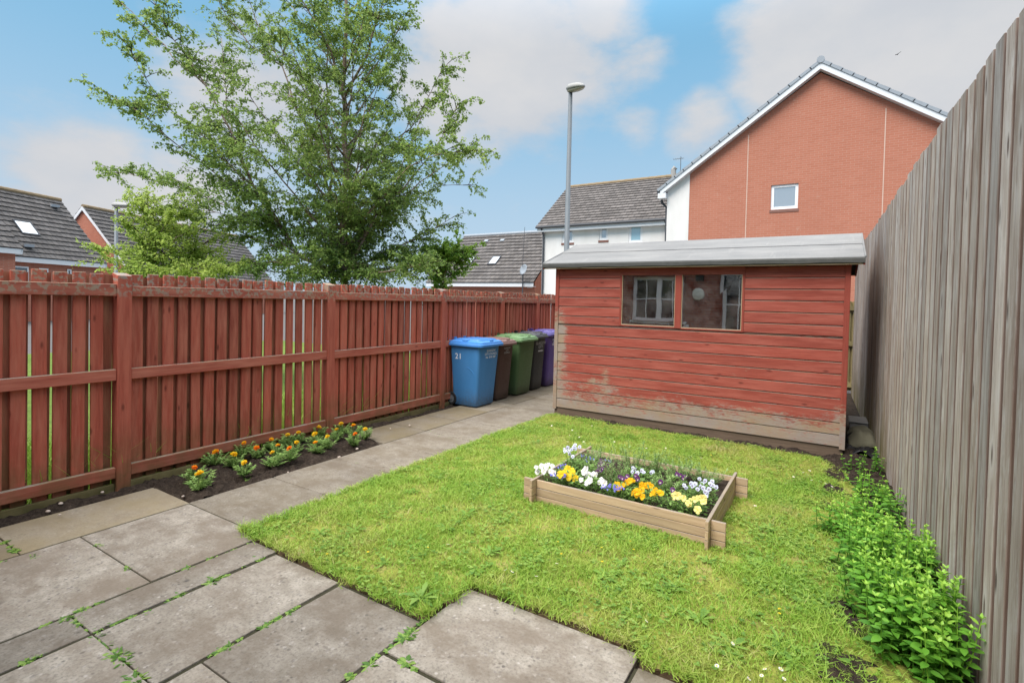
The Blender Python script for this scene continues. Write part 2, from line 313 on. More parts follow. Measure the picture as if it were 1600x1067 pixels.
# ---------------------------------------------------------------- mesh builder
class MB:
    def __init__(s): s.v, s.f, s.mi, s.r, s.k, s.uvs = [], [], [], [], [], {}
    def quad(s, pts, m=0, r=None, k=0, uv=None):
        b = len(s.v); s.v += [tuple(p) for p in pts]; s.f.append(tuple(range(b, b+len(pts)))); s.mi.append(m); s.r.append(random.random() if r is None else r); s.k.append(k)
        if uv: s.uvs[len(s.f)-1] = uv
    def box(s, x0, x1, y0, y1, z0, z1, m=0, r=None, k=0, rot=None, c=None, dz=(0, 0, 0, 0)):
        r = random.random() if r is None else r; b = len(s.v)
        P = [(x0, y0, z0), (x1, y0, z0), (x1, y1, z0), (x0, y1, z0), (x0, y0, z1+dz[0]), (x1, y0, z1+dz[1]), (x1, y1, z1+dz[2]), (x0, y1, z1+dz[3])]
        if rot is not None:
            c = Vector(c) if c is not None else Vector(((x0+x1)/2, (y0+y1)/2, (z0+z1)/2)); P = [tuple(rot @ (Vector(p)-c) + c) for p in P]
        s.v += P
        for q in ((3, 2, 1, 0), (4, 5, 6, 7), (0, 1, 5, 4), (1, 2, 6, 5), (2, 3, 7, 6), (3, 0, 4, 7)):
            s.f.append(tuple(b+i for i in q)); s.mi.append(m); s.r.append(r); s.k.append(k)
    def tube(s, pts, rad, n=8, m=0, cap=True, r=None):
        pts = [Vector(p) for p in pts]; r = random.random() if r is None else r
        if not hasattr(rad, '__len__'): rad = [rad]*len(pts)
        b = len(s.v); up = Vector((0, 0, 1)); prev = None
        for i, p in enumerate(pts):
            t = (pts[min(i+1, len(pts)-1)]-pts[max(i-1, 0)]).normalized()
            if prev is None: a = t.cross(up if abs(t.z) < .9 else Vector((1, 0, 0))).normalized()
            else: a = (prev - t*prev.dot(t)).normalized()
            prev = a; c = t.cross(a)
            for j in range(n):
                th = 2*PI*j/n; s.v.append(tuple(p + (a*math.cos(th)+c*math.sin(th))*rad[i]))
        for i in range(len(pts)-1):
            for j in range(n):
                s.f.append((b+i*n+j, b+i*n+(j+1) % n, b+(i+1)*n+(j+1) % n, b+(i+1)*n+j)); s.mi.append(m); s.r.append(r); s.k.append(0)
        if cap:
            for ring, rev in ((0, True), (len(pts)-1, False)):
                idx = [b+ring*n+j for j in range(n)]
                s.f.append(tuple(idx[::-1] if rev else idx)); s.mi.append(m); s.r.append(r); s.k.append(0)
    def rings(s, rings, m=0, cap0=True, cap1=True, r=0.5):
        b = len(s.v); n = len(rings[0])
        for R in rings: s.v += [tuple(p) for p in R]
        for i in range(len(rings)-1):
            for j in range(n):
                s.f.append((b+i*n+j, b+i*n+(j+1) % n, b+(i+1)*n+(j+1) % n, b+(i+1)*n+j)); s.mi.append(m); s.r.append(r); s.k.append(0)
        if cap0: s.f.append(tuple(b+j for j in range(n))[::-1]); s.mi.append(m); s.r.append(r); s.k.append(0)
        if cap1: s.f.append(tuple(b+(len(rings)-1)*n+j for j in range(n))); s.mi.append(m); s.r.append(r); s.k.append(0)
    def build(s, name, mats, parent=None, smooth=False, bevel=0, loc=None, seg=1):
        me = bpy.data.meshes.new(name); me.from_pydata(s.v, [], s.f)
        for mt in (mats if isinstance(mats, (list, tuple)) else [mats]): me.materials.append(M[mt] if isinstance(mt, str) else mt)
        if s.f:
            me.polygons.foreach_set('material_index', s.mi)
            a = me.attributes.new('rnd', 'FLOAT', 'FACE'); a.data.foreach_set('value', s.r)
            if any(s.k): a = me.attributes.new('kind', 'FLOAT', 'FACE'); a.data.foreach_set('value', [float(q) for q in s.k])
            if s.uvs:
                ul = me.uv_layers.new(name='UVMap')
                for fi, uv in s.uvs.items():
                    for li, q in zip(me.polygons[fi].loop_indices, uv): ul.data[li].uv = q
        if smooth: me.polygons.foreach_set('use_smooth', [True]*len(s.f))
        me.update(); o = bpy.data.objects.new(name, me); COL.objects.link(o)
        if parent: o.parent = parent
        if loc: o.location = loc
        if bevel:
            b = o.modifiers.new('Bevel', 'BEVEL'); b.width = bevel; b.segments = seg; b.limit_method = 'ANGLE'; b.angle_limit = math.radians(40)
        return o
def npmesh(name, verts, faces, rnd, mats, parent=None, mi=None, smooth=False):
    """big meshes: verts (N,3), faces (M,k)"""
    me = bpy.data.meshes.new(name); nv, nf, k = len(verts), len(faces), faces.shape[1]
    me.vertices.add(nv); me.vertices.foreach_set('co', np.asarray(verts, np.float32).ravel())
    me.loops.add(nf*k); me.loops.foreach_set('vertex_index', np.asarray(faces, np.int32).ravel())
    me.polygons.add(nf); me.polygons.foreach_set('loop_start', np.arange(0, nf*k, k, dtype=np.int32)); me.polygons.foreach_set('loop_total', np.full(nf, k, np.int32))
    for mt in (mats if isinstance(mats, (list, tuple)) else [mats]): me.materials.append(M[mt])
    if mi is not None: me.polygons.foreach_set('material_index', np.asarray(mi, np.int32))
    a = me.attributes.new('rnd', 'FLOAT', 'FACE'); a.data.foreach_set('value', np.asarray(rnd, np.float32))
    if smooth: me.polygons.foreach_set('use_smooth', np.ones(nf, bool))
    me.update(); me.validate(); o = bpy.data.objects.new(name, me); COL.objects.link(o)
    if parent: o.parent = parent
    return o
def tag(o, label=None, cat=None, group=None, kind=None):
    if label: o['label'] = label
    if cat: o['category'] = cat
    if group: o['group'] = group
    if kind: o['kind'] = kind
    return o
def thing(name, label, cat, loc=(0, 0, 0), rz=0, group=None):
    o = bpy.data.objects.new(name, None); COL.objects.link(o); o.empty_display_size = .2
    o.location = loc; o.rotation_euler = (0, 0, rz); return tag(o, label, cat, group)
def dup(root, loc, rz=0, sc=1, label=None, group=None):
    def cp(o, par):
        c = o.copy(); COL.objects.link(c)
        if par: c.parent = par
        for ch in list(o.children): cp(ch, c)
        return c
    r = cp(root, None); r.location = loc; r.rotation_euler = (0, 0, rz); r.scale = (sc,)*3
    if label: r['label'] = label
    if group: r['group'] = group
    return r
def structure(o): o['kind'] = 'structure'; return o
def text(body, size, mat, parent, name, loc, rot, spacing=1., align='CENTER', line=1., ext=.0006):
    cu = bpy.data.curves.new(name, 'FONT'); cu.body = body; cu.size = size; cu.align_x = align; cu.align_y = 'CENTER'; cu.extrude = ext; cu.offset = size*.006; cu.space_line = line; cu.space_character = spacing
    t = bpy.data.objects.new('tmp', cu); COL.objects.link(t); bpy.context.view_layer.update()
    me = bpy.data.meshes.new_from_object(t.evaluated_get(bpy.context.evaluated_depsgraph_get())); me.name = name
    bpy.data.objects.remove(t); bpy.data.curves.remove(cu)
    me.materials.clear(); me.materials.append(M[mat]); o = bpy.data.objects.new(name, me); COL.objects.link(o)
    o.parent = parent; o.location = loc; o.rotation_euler = rot; return o
# ---------------------------------------------------------------- camera, sky, sun
cam = bpy.data.cameras.new('camera'); co = bpy.data.objects.new('camera', cam); COL.objects.link(co); S.camera = co
cam.sensor_width = 36; cam.lens = F/1600*36; cam.shift_y = (CY-533.5)/1600; cam.clip_start = .05; cam.clip_end = 3000
co.matrix_world = Matrix.Translation((0, 0, H)) @ CAMR.to_4x4()
SUN_EL, SUN_AZ = math.radians(56), math.radians(196)      # azimuth of the sun, clockwise from +Y
sv = Vector((math.sin(SUN_AZ)*math.cos(SUN_EL), math.cos(SUN_AZ)*math.cos(SUN_EL), math.sin(SUN_EL)))
sl = bpy.data.lights.new('sun', 'SUN'); sl.energy = 2.2; sl.angle = math.radians(36); sl.color = (1, .935, .88)
so = bpy.data.objects.new('sun', sl); COL.objects.link(so); so.rotation_euler = (-sv).to_track_quat('-Z', 'Y').to_euler(); so.location = (0, -5, 12)
wd = bpy.data.worlds.new('World'); S.world = wd; wd.use_nodes = True
def world():
    g = G.__new__(G); g.t = wd.node_tree; g.t.nodes.clear(); g.out = g.t.nodes.new('ShaderNodeOutputWorld')
    sky = g.n('ShaderNodeTexSky', sky_type='NISHITA', sun_disc=False, sun_elevation=SUN_EL, sun_rotation=SUN_AZ, altitude=50., air_density=1., dust_density=1.2, ozone_density=1.6)
    d = g.n('ShaderNodeTexCoord').outputs['Generated']; z = g.sep(d)[2]
    wob = g.n('ShaderNodeTexNoise', {'Vector': g.scale(d, (1, 1, 1.7)), 'Scale': 3.4, 'Detail': 7, 'Roughness': .56}).outputs['Fac']
    wob2 = g.n('ShaderNodeTexNoise', {'Vector': g.scale(d, (1, 1, 2.2)), 'Scale': 8., 'Detail': 6, 'Roughness': .6}).outputs['Fac']
    tot = None
    for px, py, rx, st in ((800, 90, .26, 1.), (930, 10, .13, .8), (700, 150, .16, .8), (980, 110, .10, .5), (1330, 60, .20, 1.1), (1500, 50, .28, 1.2), (1480, 190, .12, .55), (120, 290, .17, .8), (430, 170, .22, .8), (560, 240, .2, .5), (280, 300, .15, .6), (1090, 210, .10, .6), (990, 200, .08, .5), (870, 250, .13, .35)):
        c = ray(px, py).normalized()
        ds = g.n('ShaderNodeVectorMath', operation='DISTANCE'); g.set(ds.inputs[0], d); ds.inputs[1].default_value = c
        b = g.math('MULTIPLY', g.mr(ds.outputs['Value'], 0, rx*1.25, 1, 0, True), st)
        tot = b if tot is None else g.math('MAXIMUM', tot, b)
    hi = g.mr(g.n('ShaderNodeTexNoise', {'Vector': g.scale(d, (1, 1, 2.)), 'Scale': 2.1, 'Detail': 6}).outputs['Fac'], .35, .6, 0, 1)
    back = g.math('MULTIPLY', g.mr(z, .45, .7), g.mr(hi, 0, 1, .75, 1.2)); tot = g.math('MAXIMUM', tot, back)  # cloud cover added overhead, mostly above the view, for neutral fill light
    m = g.math('ADD', tot, g.mr(wob, .25, .75, -.34, .34)); m = g.math('ADD', m, g.mr(wob2, .3, .7, -.12, .12))
    mask = g.mr(m, .22, .72, 0, .92, True)
    shade = g.mr(wob, .4, .72)
    cloud = g.mix(g.math('ADD', g.math('MULTIPLY', shade, .6), g.math('MULTIPLY', g.mr(m, .5, 1.2), .4)), (5.3, 5.45, 5.8), (6.7, 6.45, 6.3))
    tint = g.mix(1., sky.outputs[0], (.98, 1.12, 1.03), 'MULTIPLY')
    blue = g.mix(.8, tint, (2.1, 4.85, 7.3))
    blue = g.mix(g.mr(z, .0, .5, .8, .0, True), blue, (5.0, 6.0, 7.1))
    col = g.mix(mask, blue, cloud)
    nd = g.n('ShaderNodeVectorMath', operation='SCALE'); g.set(nd.inputs[0], col); g.set(nd.inputs['Scale'], g.mr(z, .42, .8, .58, 2.0, True)); col = nd.outputs[0]  # sky above the view brightened to add fill light
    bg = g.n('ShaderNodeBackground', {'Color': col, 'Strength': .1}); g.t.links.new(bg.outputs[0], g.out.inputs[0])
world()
S.view_settings.view_transform = 'Standard'; S.view_settings.look = 'None'; S.view_settings.exposure = 1.0; S.view_settings.gamma = 1
S.cycles.max_bounces = 8; S.cycles.transparent_max_bounces = 12
# ---------------------------------------------------------------- ground
mb = MB(); R0 = 400; mb.quad([(-R0, -R0, -.08), (R0, -R0, -.08), (R0, R0, -.08), (-R0, R0, -.08)]); structure(mb.build('ground', 'tarmac'))
mb = MB(); mb.quad([(-18, -8, -.072), (-5.06, -8, -.072), (-5.06, 12, -.072), (-18, 12, -.072)]); structure(mb.build('grass_verge', 'ground'))
mb = MB(); mb.quad([(-5.05, -.75, -.03), (1, -.75, -.03), (1, 12, -.03), (-5.05, 12, -.03)]); structure(mb.build('garden_soil', 'soil'))
# dug soil strips: bumpy height field along the fence and under the marigolds
def soil_patch(name, x0, x1, y0, y1, z, amp, step=.03, fn=None):
    nx, ny = int((x1-x0)/step)+1, int((y1-y0)/step)+1
    X, Y = np.meshgrid(np.linspace(x0, x1, nx), np.linspace(y0, y1, ny))
    Z = z + amp*(rng.random(X.shape)-.5)*1.3 + amp*.8*np.sin(X*9+Y*5)*np.cos(Y*7-X*3)
    ed = np.minimum(np.minimum(X-x0, x1-X), np.minimum(Y-y0, y1-Y)); Z -= np.clip(.05-ed, 0, .05)*.85
    V = np.stack([X, Y, Z], -1).reshape(-1, 3); i = np.arange(nx*ny).reshape(ny, nx)
    Fc = np.stack([i[:-1, :-1], i[:-1, 1:], i[1:, 1:], i[1:, :-1]], -1).reshape(-1, 4)
    return structure(npmesh(name, V, Fc, rng.random(len(Fc)), 'soil', smooth=False))
soil_patch('soil_bed', -4.99, -4.185, 2.06, 4.15, .012, .035)
soil_patch('soil_strip', -4.99, -4.74, -.7, 2.10, -.0, .025)
soil_patch('soil_strip', -4.99, -4.78, 4.12, 6.3, 0.0, .025)
soil_patch('soil_strip', -.05, .56, 2.3, 7.9, .012, .035, .035)
soil_patch('soil_strip', -3.2, .1, 6.42, 6.74, .0, .03, .035)
# paving
mb = MB()
def slab(x0, x1, y0, y1, k=0, r=None):
    g_ = .0034; t = [random.uniform(-.003, .003) for _ in range(4)]
    mb.box(x0+g_, x1-g_, y0+g_, y1-g_, -.05, 0, 0, r, k, dz=t)
for y0, y1 in ((-.6, .35), (.35, 1.09), (1.09, 2.075)): slab(-4.76, -4.185, y0, y1, .9)
for y0, y1 in ((-.6, .68), (.68, 1.385), (1.385, 2.065)): slab(-4.175, -3.205, y0, y1)
for a, b in ((-4.2, -3.37),):
    ys = [2.07, 2.775, 3.465, 4.13, 4.80, 5.53, 6.20, 6.87, 7.55, 8.25, 8.95, 9.65, 10.4, 11.2]
    for y0, y1 in zip(ys, ys[1:]): slab(a, b, y0, y1, .3, random.uniform(0, .45))
    ys = [4.135, 4.85, 5.5, 6.2, 6.9, 7.6, 8.3, 9., 9.7, 10.5, 11.2]
    for y0, y1 in zip(ys, ys[1:]): slab(-4.80, -4.21, y0, y1, 1 if y0 < 6 else .6)
for y0, y1 in ((-.6, .25), (.25, 1.018), (1.018, 1.985)): slab(-3.19, -2.94, y0, y1)
for y0, y1 in ((-.6, .25), (.25, 1.018), (1.018, 1.965)): slab(-2.92, -2.33, y0, y1)
for y0, y1 in ((-.6, .4), (.4, 1.2), (1.2, 1.955)): slab(-2.31, -1.71, y0, y1)
for y0, y1 in ((-.6, .9), (.9, 1.68), (1.695, 2.335)): slab(-1.69, -.705, y0, y1)
for y0, y1 in ((-.6, 1.3), (1.3, 2.25)): slab(-.69, .3, y0, y1, .4)
for x0, x1, y0, y1 in ((-4.76, -.7, -.6, 1.97), (-.7, .3, -.6, 2.24), (-1.68, -.71, 1.97, 2.33), (-4.79, -3.38, 4.15, 11.2), (-4.19, -3.38, 1.97, 4.15)): mb.quad([(x0, y0, -.007), (x1, y0, -.007), (x1, y1, -.007), (x0, y1, -.007)], 1)
structure(mb.build('paved_path', ['slab', 'joint_fill'], bevel=.004, seg=2))
# lawn turf
LAWN = [(-3.36, 2.01), (-1.71, 1.975), (-1.685, 2.355), (-.70, 2.345), (-.68, 2.27), (.44, 2.27), (.42, 3.2), (.30, 4.1), (.24, 5.2), (.16, 6.0), (-.1, 6.45), (-3.3, 6.6), (-3.37, 6.5)]
EDGE = []
for (xa_, ya_), (xb_, yb_) in zip(LAWN, LAWN[1:]+LAWN[:1]):
    k_ = max(1, int(math.hypot(xb_-xa_, yb_-ya_)/.035))
    EDGE += [(xa_+(xb_-xa_)*i/k_+random.gauss(0, .008)+.012*math.sin((xa_+ya_+i)*1.3), ya_+(yb_-ya_)*i/k_+random.gauss(0, .008)+.012*math.sin((xa_-ya_+i)*.9)) for i in range(k_)]
mb = MB(); mb.rings([[(x+random.gauss(0, .006), y+random.gauss(0, .006), -.04) for x, y in EDGE], [(x+random.gauss(0, .004), y+random.gauss(0, .004), .004) for x, y in EDGE], [(x, y, .016) for x, y in EDGE]], 1, False, False)
mb.quad([(x, y, .016) for x, y in EDGE], 0)
structure(mb.build('lawn', ['lawn', 'turf_edge']))
def inpoly(P, poly):
    x, y = P[:, 0], P[:, 1]; ins = np.zeros(len(P), bool); j = len(poly)-1
    for i in range(len(poly)):
        (xi, yi), (xj, yj) = poly[i], poly[j]
        c = ((yi > y) != (yj > y)) & (x < (xj-xi)*(y-yi)/(yj-yi+1e-9)+xi); ins ^= c; j = i
    return ins
def vnoise(P, s, seed):
    r2 = np.random.default_rng(seed); T = r2.random((64, 64)); q = P[:, :2]*s+100; i = np.floor(q).astype(int); f = q-i; f = f*f*(3-2*f)
    a, b = i[:, 0] % 64, i[:, 1] % 64; a1, b1 = (a+1) % 64, (b+1) % 64
    return (T[a, b]*(1-f[:, 0])*(1-f[:, 1])+T[a1, b]*f[:, 0]*(1-f[:, 1])+T[a, b1]*(1-f[:, 0])*f[:, 1]+T[a1, b1]*f[:, 0]*f[:, 1])
def blades(name, P, z0, h, w, lean, rnd, mat, parent=None):
    n = len(P); th = rng.random(n)*2*PI; d = np.stack([np.cos(th), np.sin(th)], -1); ph = rng.random(n)*2*PI
    s = np.stack([np.cos(ph), np.sin(ph)], -1)*(w[:, None]/2); L = (h*lean)[:, None]*d
    b = np.concatenate([P, np.broadcast_to(z0, n)[:, None]], 1)
    def at(f, k): return np.concatenate([b[:, :2]+L*f*f+s*k, (b[:, 2]+h*f)[:, None]], 1)
    V = np.stack([at(0, 1), at(0, -1), at(.55, -.8), at(.55, .8), at(1, .12), at(1, -.12)], 1).reshape(-1, 3)
    i = np.arange(n)[:, None]*6; Fc = np.concatenate([i+np.array([0, 1, 2, 3]), i+np.array([3, 2, 5, 4])], 0)
    return npmesh(name, V, Fc, np.concatenate([rnd, rnd]), mat, parent)
def lawn_points(n):
    P = np.stack([rng.uniform(-3.42, .5, n), rng.uniform(1.93, 6.7, n)], -1)
    Q = P + rng.normal(0, .018, P.shape); P = P[inpoly(Q, LAWN)]
    keep = rng.random(len(P)) < np.clip(.05+1.15*vnoise(P, 6, 3), .16, 1)*np.clip(1.25-.13*(P[:, 1]-2), .55, 1)*np.clip(1.1-1.6*np.clip(P[:, 0]+.05, 0, 1), .25, 1)
    inpl = (P[:, 0] > -2.0) & (P[:, 0] < -.67) & (P[:, 1] > 3.63) & (P[:, 1] < 4.72)
    return P[keep & ~inpl]
P = lawn_points(330000)
LE = np.array([EDGE[i] for i in range(len(EDGE)) if EDGE[i][1] < 2.6 or EDGE[i][0] < -3.3]); PE = LE[rng.integers(0, len(LE), 9000)]+rng.normal(0, .022, (9000, 2)); P = np.concatenate([P, PE]); nz = vnoise(P, 3, 5); nz2 = vnoise(P, 14, 6); nb = vnoise(P, 1.3, 8)
far = np.clip((P[:, 1]-4.6)/2, 0, 1)
h = (.013+.030*nz*rng.random(len(P))+.016*nz2)*(1-.35*far)
edge = np.zeros(len(P)); h *= rng.uniform(.5, 1.15, len(P))
ns = vnoise(P, 8, 41); rnd = np.clip(-.22+.44*nb+.34*nz2+.36*rng.random(len(P))+.22*far*nz+(rng.random(len(P)) < .1)*.4+np.clip(ns-.7, 0, 1)*1.1, 0, 1)
tag(blades('grass', P, .018, h, rng.uniform(.0025, .007, len(P)), rng.uniform(.3, 2.2, len(P)), rnd, 'grass'), 'short mown lawn grass in mixed green, lime and straw tones', 'grass', kind='stuff')
# clover and small round weeds through the lawn
def leaf_quads(C, D, L, W, up, rnd, fold=0.):
    """C base, D unit direction, up rough normal"""
    Sd = np.cross(D, up); Sd /= np.linalg.norm(Sd, axis=1, keepdims=True)+1e-9; Nn = np.cross(Sd, D)
    a = C; b = C+D*(L*.45)[:, None]+Sd*(W*.5)[:, None]+Nn*(L*fold)[:, None]; c = C+D*L[:, None]; d = C+D*(L*.45)[:, None]-Sd*(W*.5)[:, None]+Nn*(L*fold)[:, None]
    V = np.stack([a, b, c, d], 1).reshape(-1, 3); i = np.arange(len(C))[:, None]*4
    return V, i+np.array([0, 1, 2, 3]), rnd
def unit(a): return a/(np.linalg.norm(a, axis=1, keepdims=True)+1e-9)
P = lawn_points(60000); cl = vnoise(P, 4, 21)+.5*vnoise(P, 11, 22)+.25*np.clip((P[:, 0]+.8), 0, 1); P = P[cl+rng.normal(0, .3, len(P)) > .98]; n = len(P); k = 3
C = np.repeat(np.concatenate([P, (.025+.025*rng.random(n))[:, None]], 1), k, 0); th = np.repeat(rng.random(n)*6.28, k)+np.tile(np.arange(k)*2.09, n)
D = unit(np.stack([np.cos(th), np.sin(th), rng.uniform(-.15, .35, n*k)], -1)); L = np.repeat(rng.uniform(.007, .019, n), k)
V, Fc, rr = leaf_quads(C, D, L, L*.95, np.tile([0, 0, 1.], (n*k, 1)), np.repeat(rng.random(n), k))
tag(npmesh('clover', V, Fc, rr, 'clover'), 'patches of small round clover leaves spread through the lawn', 'clover', kind='stuff')
# taller rough grass beyond the red fence
P = np.stack([rng.uniform(-6.6, -5.12, 30000), rng.uniform(-.5, 9.5, 30000)], -1); P = P[vnoise(P, 2.2, 31) > .35]
tag(blades('rough_grass', P, -.08, rng.uniform(.12, .42, len(P))*(.4+vnoise(P, 1.5, 33)), rng.uniform(.005, .012, len(P)), rng.uniform(.2, .9, len(P)), np.clip(rng.random(len(P))*.75, 0, 1), 'grass'), 'long rough grass seen through the gaps of the red fence', 'grass', kind='stuff')
# ---------------------------------------------------------------- red picket fence
fence = thing('picket_fence', 'red stained close picket fence with worn rails and square posts along the path', 'fence', (-5, 4, 0))
def fb(mbx, name, mat, **k):
    o = mbx.build(name, mat, fence, **k); o.matrix_parent_inverse = Matrix.Translation((5, -4, 0)); return o
posts = [-.15, 1.93, 4.0, 6.05, 7.68, 8.98, 10.4, 11.9]
for i, y in enumerate(posts):
    mb = MB(); t = random.uniform(-.008, .008)
    w = .052
    mb.box(-5.05, -4.945, y-w, y+w, -.1, 1.735, 0, .5, dz=(.045, .02, .02, .045), rot=Matrix.Rotation(random.uniform(-.006, .006), 3, 'X'))
    fb(mb, 'post', 'post', bevel=.006, seg=2)
for y0, y1 in zip(posts, posts[1:]):
    a, b = y0+.053, y1-.053
    for z0, z1, st in ((1.585, 1.672, 0), (.895, .985, 0), (.09, .185, 0)):
        mb = MB(); d = random.uniform(-.012, .012); mb.box(-4.995, -4.955, a, b, z0, z1, 0, None, dz=(0, 0, d, d)); fb(mb, 'rail', 'rail', bevel=.004)
    mb = MB(); y = a+.012
    while y < b-.05:
        w = random.uniform(.080, .091); dz = random.uniform(-.01, .012); t = random.uniform(-.006, .006)
        y2 = min(y+w, b-.004)
        mb.box(-5.022, -5.0, y, y2, .015+random.uniform(0, .015), 1.768+dz, 0, None, rot=Matrix.Rotation(t, 3, 'X'))
        y += random.uniform(.116, .126)
    fb(mb, 'slat_panel', 'slat', bevel=.003)
    mb = MB(); y = a-.03+random.uniform(0, .03)
    while y < b+.01:
        w = random.uniform(.076, .093) if random.random() < .35 else random.uniform(.05, .066); dz = random.uniform(-.012, .012); t = random.uniform(-.007, .007)
        mb.box(-5.062, -5.041, max(y, a-.04), min(y+w, b+.04), .03, 1.757+dz, 0, None, rot=Matrix.Rotation(t, 3, 'X'))
        y += random.uniform(.108, .126)
    fb(mb, 'back_slat_panel', 'slat_back')
    mb = MB(); mb.box(-5.0, -4.972, a, b, -.06, .042, 0); fb(mb, 'edge_board', 'gboard', bevel=.004)
    for z0, z1 in ((1.59, 1.66), (.9, .97), (.1, .17)): mb = MB(); mb.box(-5.041, -5.023, a, b, z0, z1, 0); fb(mb, 'back_rail', 'slat_back')
rear = thing('picket_fence', 'mossy brown close boarded fence across the far end behind the shed', 'fence', (-2, 12., 0))
RI = Matrix.Translation((2, -12, 0)); mb = MB(); x = -4.93
while x < .9:
    mb.box(x, x+.088, 12.0, 12.022, .02, 1.77+random.uniform(-.01, .01), 0); mb.box(x+.06, x+.135, 12.04, 12.06, .02, 1.75, 0); x += .12
o = mb.build('slat_panel', 'gboard', rear); o.matrix_parent_inverse = RI
for z0, z1 in ((1.585, 1.672), (.895, .985), (.09, .185)): mb = MB(); mb.box(-4.94, 1., 11.955, 11.995, z0, z1, 0); o = mb.build('rail', 'gboard', rear); o.matrix_parent_inverse = RI
# ---------------------------------------------------------------- tall grey board fence on the right
def rfx(y): return .588-.026*(y-2.9)
gf = thing('board_fence', 'tall weathered grey board fence of overlapping upright boards on the right', 'fence', (rfx(4), 4, 0))
def rf_part(mbx, name, mat, **k):
    o = mbx.build(name, mat, gf, **k); o.matrix_parent_inverse = Matrix.Translation((-rfx(4), -4, 0)); return o
mb = MB(); mb2 = MB(); y = 1.3; i = 0
while y < 11.5:
    w = random.uniform(.108, .126); x = rfx(y+w/2); top = 2.785-.02*max(0, y-3.5)+random.uniform(-.02, .02) if y < 8 else 2.69+random.uniform(-.02, .02)
    rot = Matrix.Rotation(.026+random.uniform(-.02, .02), 3, 'Z') @ Matrix.Rotation(random.uniform(-.004, .004), 3, 'X')
    mb.box(x-.013, x+.011, y, y+w, .0, top, 0, None, rot=rot)
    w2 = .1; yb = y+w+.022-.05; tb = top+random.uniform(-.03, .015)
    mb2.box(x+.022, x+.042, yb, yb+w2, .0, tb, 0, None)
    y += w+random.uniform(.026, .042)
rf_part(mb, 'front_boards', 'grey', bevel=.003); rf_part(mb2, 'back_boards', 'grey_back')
mb = MB()
for z in (.3, 1.3, 2.3): mb.box(rfx(6)+.15, rfx(6)+.2, 1.3, 11.5, z, z+.08, 0)
rf_part(mb, 'rail', 'grey_back')
# ---------------------------------------------------------------- shed
SX0, SX1, SY0, SY1 = -3.42, .165, 6.71, 8.79; RY, RZ = 7.75, 2.53
shed = thing('garden_shed', 'red timber shed with peeling paint at its foot and a grey felt roof', 'shed', (-1.6, 7.7, 0))
SHI = Matrix.Translation((1.6, -7.7, 0))
def sp(mbx, name, mat, **k):
    par = k.pop('parent', shed); o = mbx.build(name, mat, par, **k)
    if par is shed: o.matrix_parent_inverse = SHI
    return o
ZB, ZT, NB = .10, 2.10, 15; pitch = (ZT-ZB)/NB
WX = [(-2.42, -1.71), (-1.63, -.92)]; WZ0, WZ1 = 1.335, 2.0
mb = MB()
def shiplap(x0, x1, z0, z1, r):
    # one board: flat face with a small scooped lip at its top
    b = [(x0, SY0+.002, z0), (x1, SY0+.002, z0), (x1, SY0, z0+.004), (x0, SY0, z0+.004)]
    zt = z1-.015
    mb.quad([(x0, SY0-.002, z0), (x1, SY0-.002, z0), (x1, SY0+.001, zt), (x0, SY0+.001, zt)], 0, r)
    mb.quad([(x0, SY0+.001, zt), (x1, SY0+.001, zt), (x1, SY0+.013, zt+.007), (x0, SY0+.013, zt+.007)], 0, r)
    mb.quad([(x0, SY0+.013, zt+.007), (x1, SY0+.013, zt+.007), (x1, SY0+.015, z1), (x0, SY0+.015, z1)], 0, r)
    mb.quad([(x0, SY0+.015, z1), (x1, SY0+.015, z1), (x1, SY0-.002, z1), (x0, SY0-.002, z1)], 0, r)
xa, xb = SX0+.055, SX1-.055
for i in range(NB):
    z0, z1 = ZB+i*pitch, ZB+(i+1)*pitch; r = random.random()
    if z1 < WZ0+.02: shiplap(xa, xb, z0, z1, r)
    elif z0 < WZ0-.01:
        shiplap(xa, xb, z0, WZ0-.022, r); shiplap(xa, WX[0][0]-.028, WZ0-.022, z1, r); shiplap(WX[1][1]+.028, xb, WZ0-.022, z1, r)
    else:
        shiplap(xa, WX[0][0]-.028, z0, z1, r); shiplap(WX[1][1]+.028, xb, z0, z1, random.random())
sp(mb, 'front_wall', 'shed')
mb = MB()   # other walls: boards run round, plus dark inner lining
for i in range(NB):
    z0, z1 = ZB+i*pitch, ZB+(i+1)*pitch-.01
    for x in (SX0+.012, SX1-.012): mb.box(x-.008, x+.008, SY0+.05, SY1-.02, z0, z1, 0)
    mb.box(SX0+.02, SX1-.02, SY1-.016, SY1, z0, z1, 0)
for x in (SX0+.012, SX1-.012):
    mb.quad([(x, SY0+.02, ZT-.01), (x, SY1-.02, ZT-.01), (x, RY, RZ-.05)], 0)
sp(mb, 'side_and_back_walls', 'shed')
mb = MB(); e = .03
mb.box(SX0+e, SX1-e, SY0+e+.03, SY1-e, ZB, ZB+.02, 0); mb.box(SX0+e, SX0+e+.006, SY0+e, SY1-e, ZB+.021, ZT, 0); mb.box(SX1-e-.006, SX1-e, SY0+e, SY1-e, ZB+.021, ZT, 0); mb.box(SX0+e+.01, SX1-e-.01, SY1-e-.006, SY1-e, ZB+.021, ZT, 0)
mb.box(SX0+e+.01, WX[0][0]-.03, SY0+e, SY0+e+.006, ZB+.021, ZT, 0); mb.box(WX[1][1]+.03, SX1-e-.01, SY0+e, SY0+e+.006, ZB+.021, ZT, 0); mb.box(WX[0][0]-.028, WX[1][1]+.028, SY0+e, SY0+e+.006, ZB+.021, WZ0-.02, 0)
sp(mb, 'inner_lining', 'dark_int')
for x0, x1 in ((SX0, SX0+.055), (SX1-.055, SX1)):
    mb = MB(); mb.box(x0, x1, SY0-.012, SY0+.03, ZB-.03, ZT+.015, 0, .5); sp(mb, 'corner_post', 'shed_trim', bevel=.003)
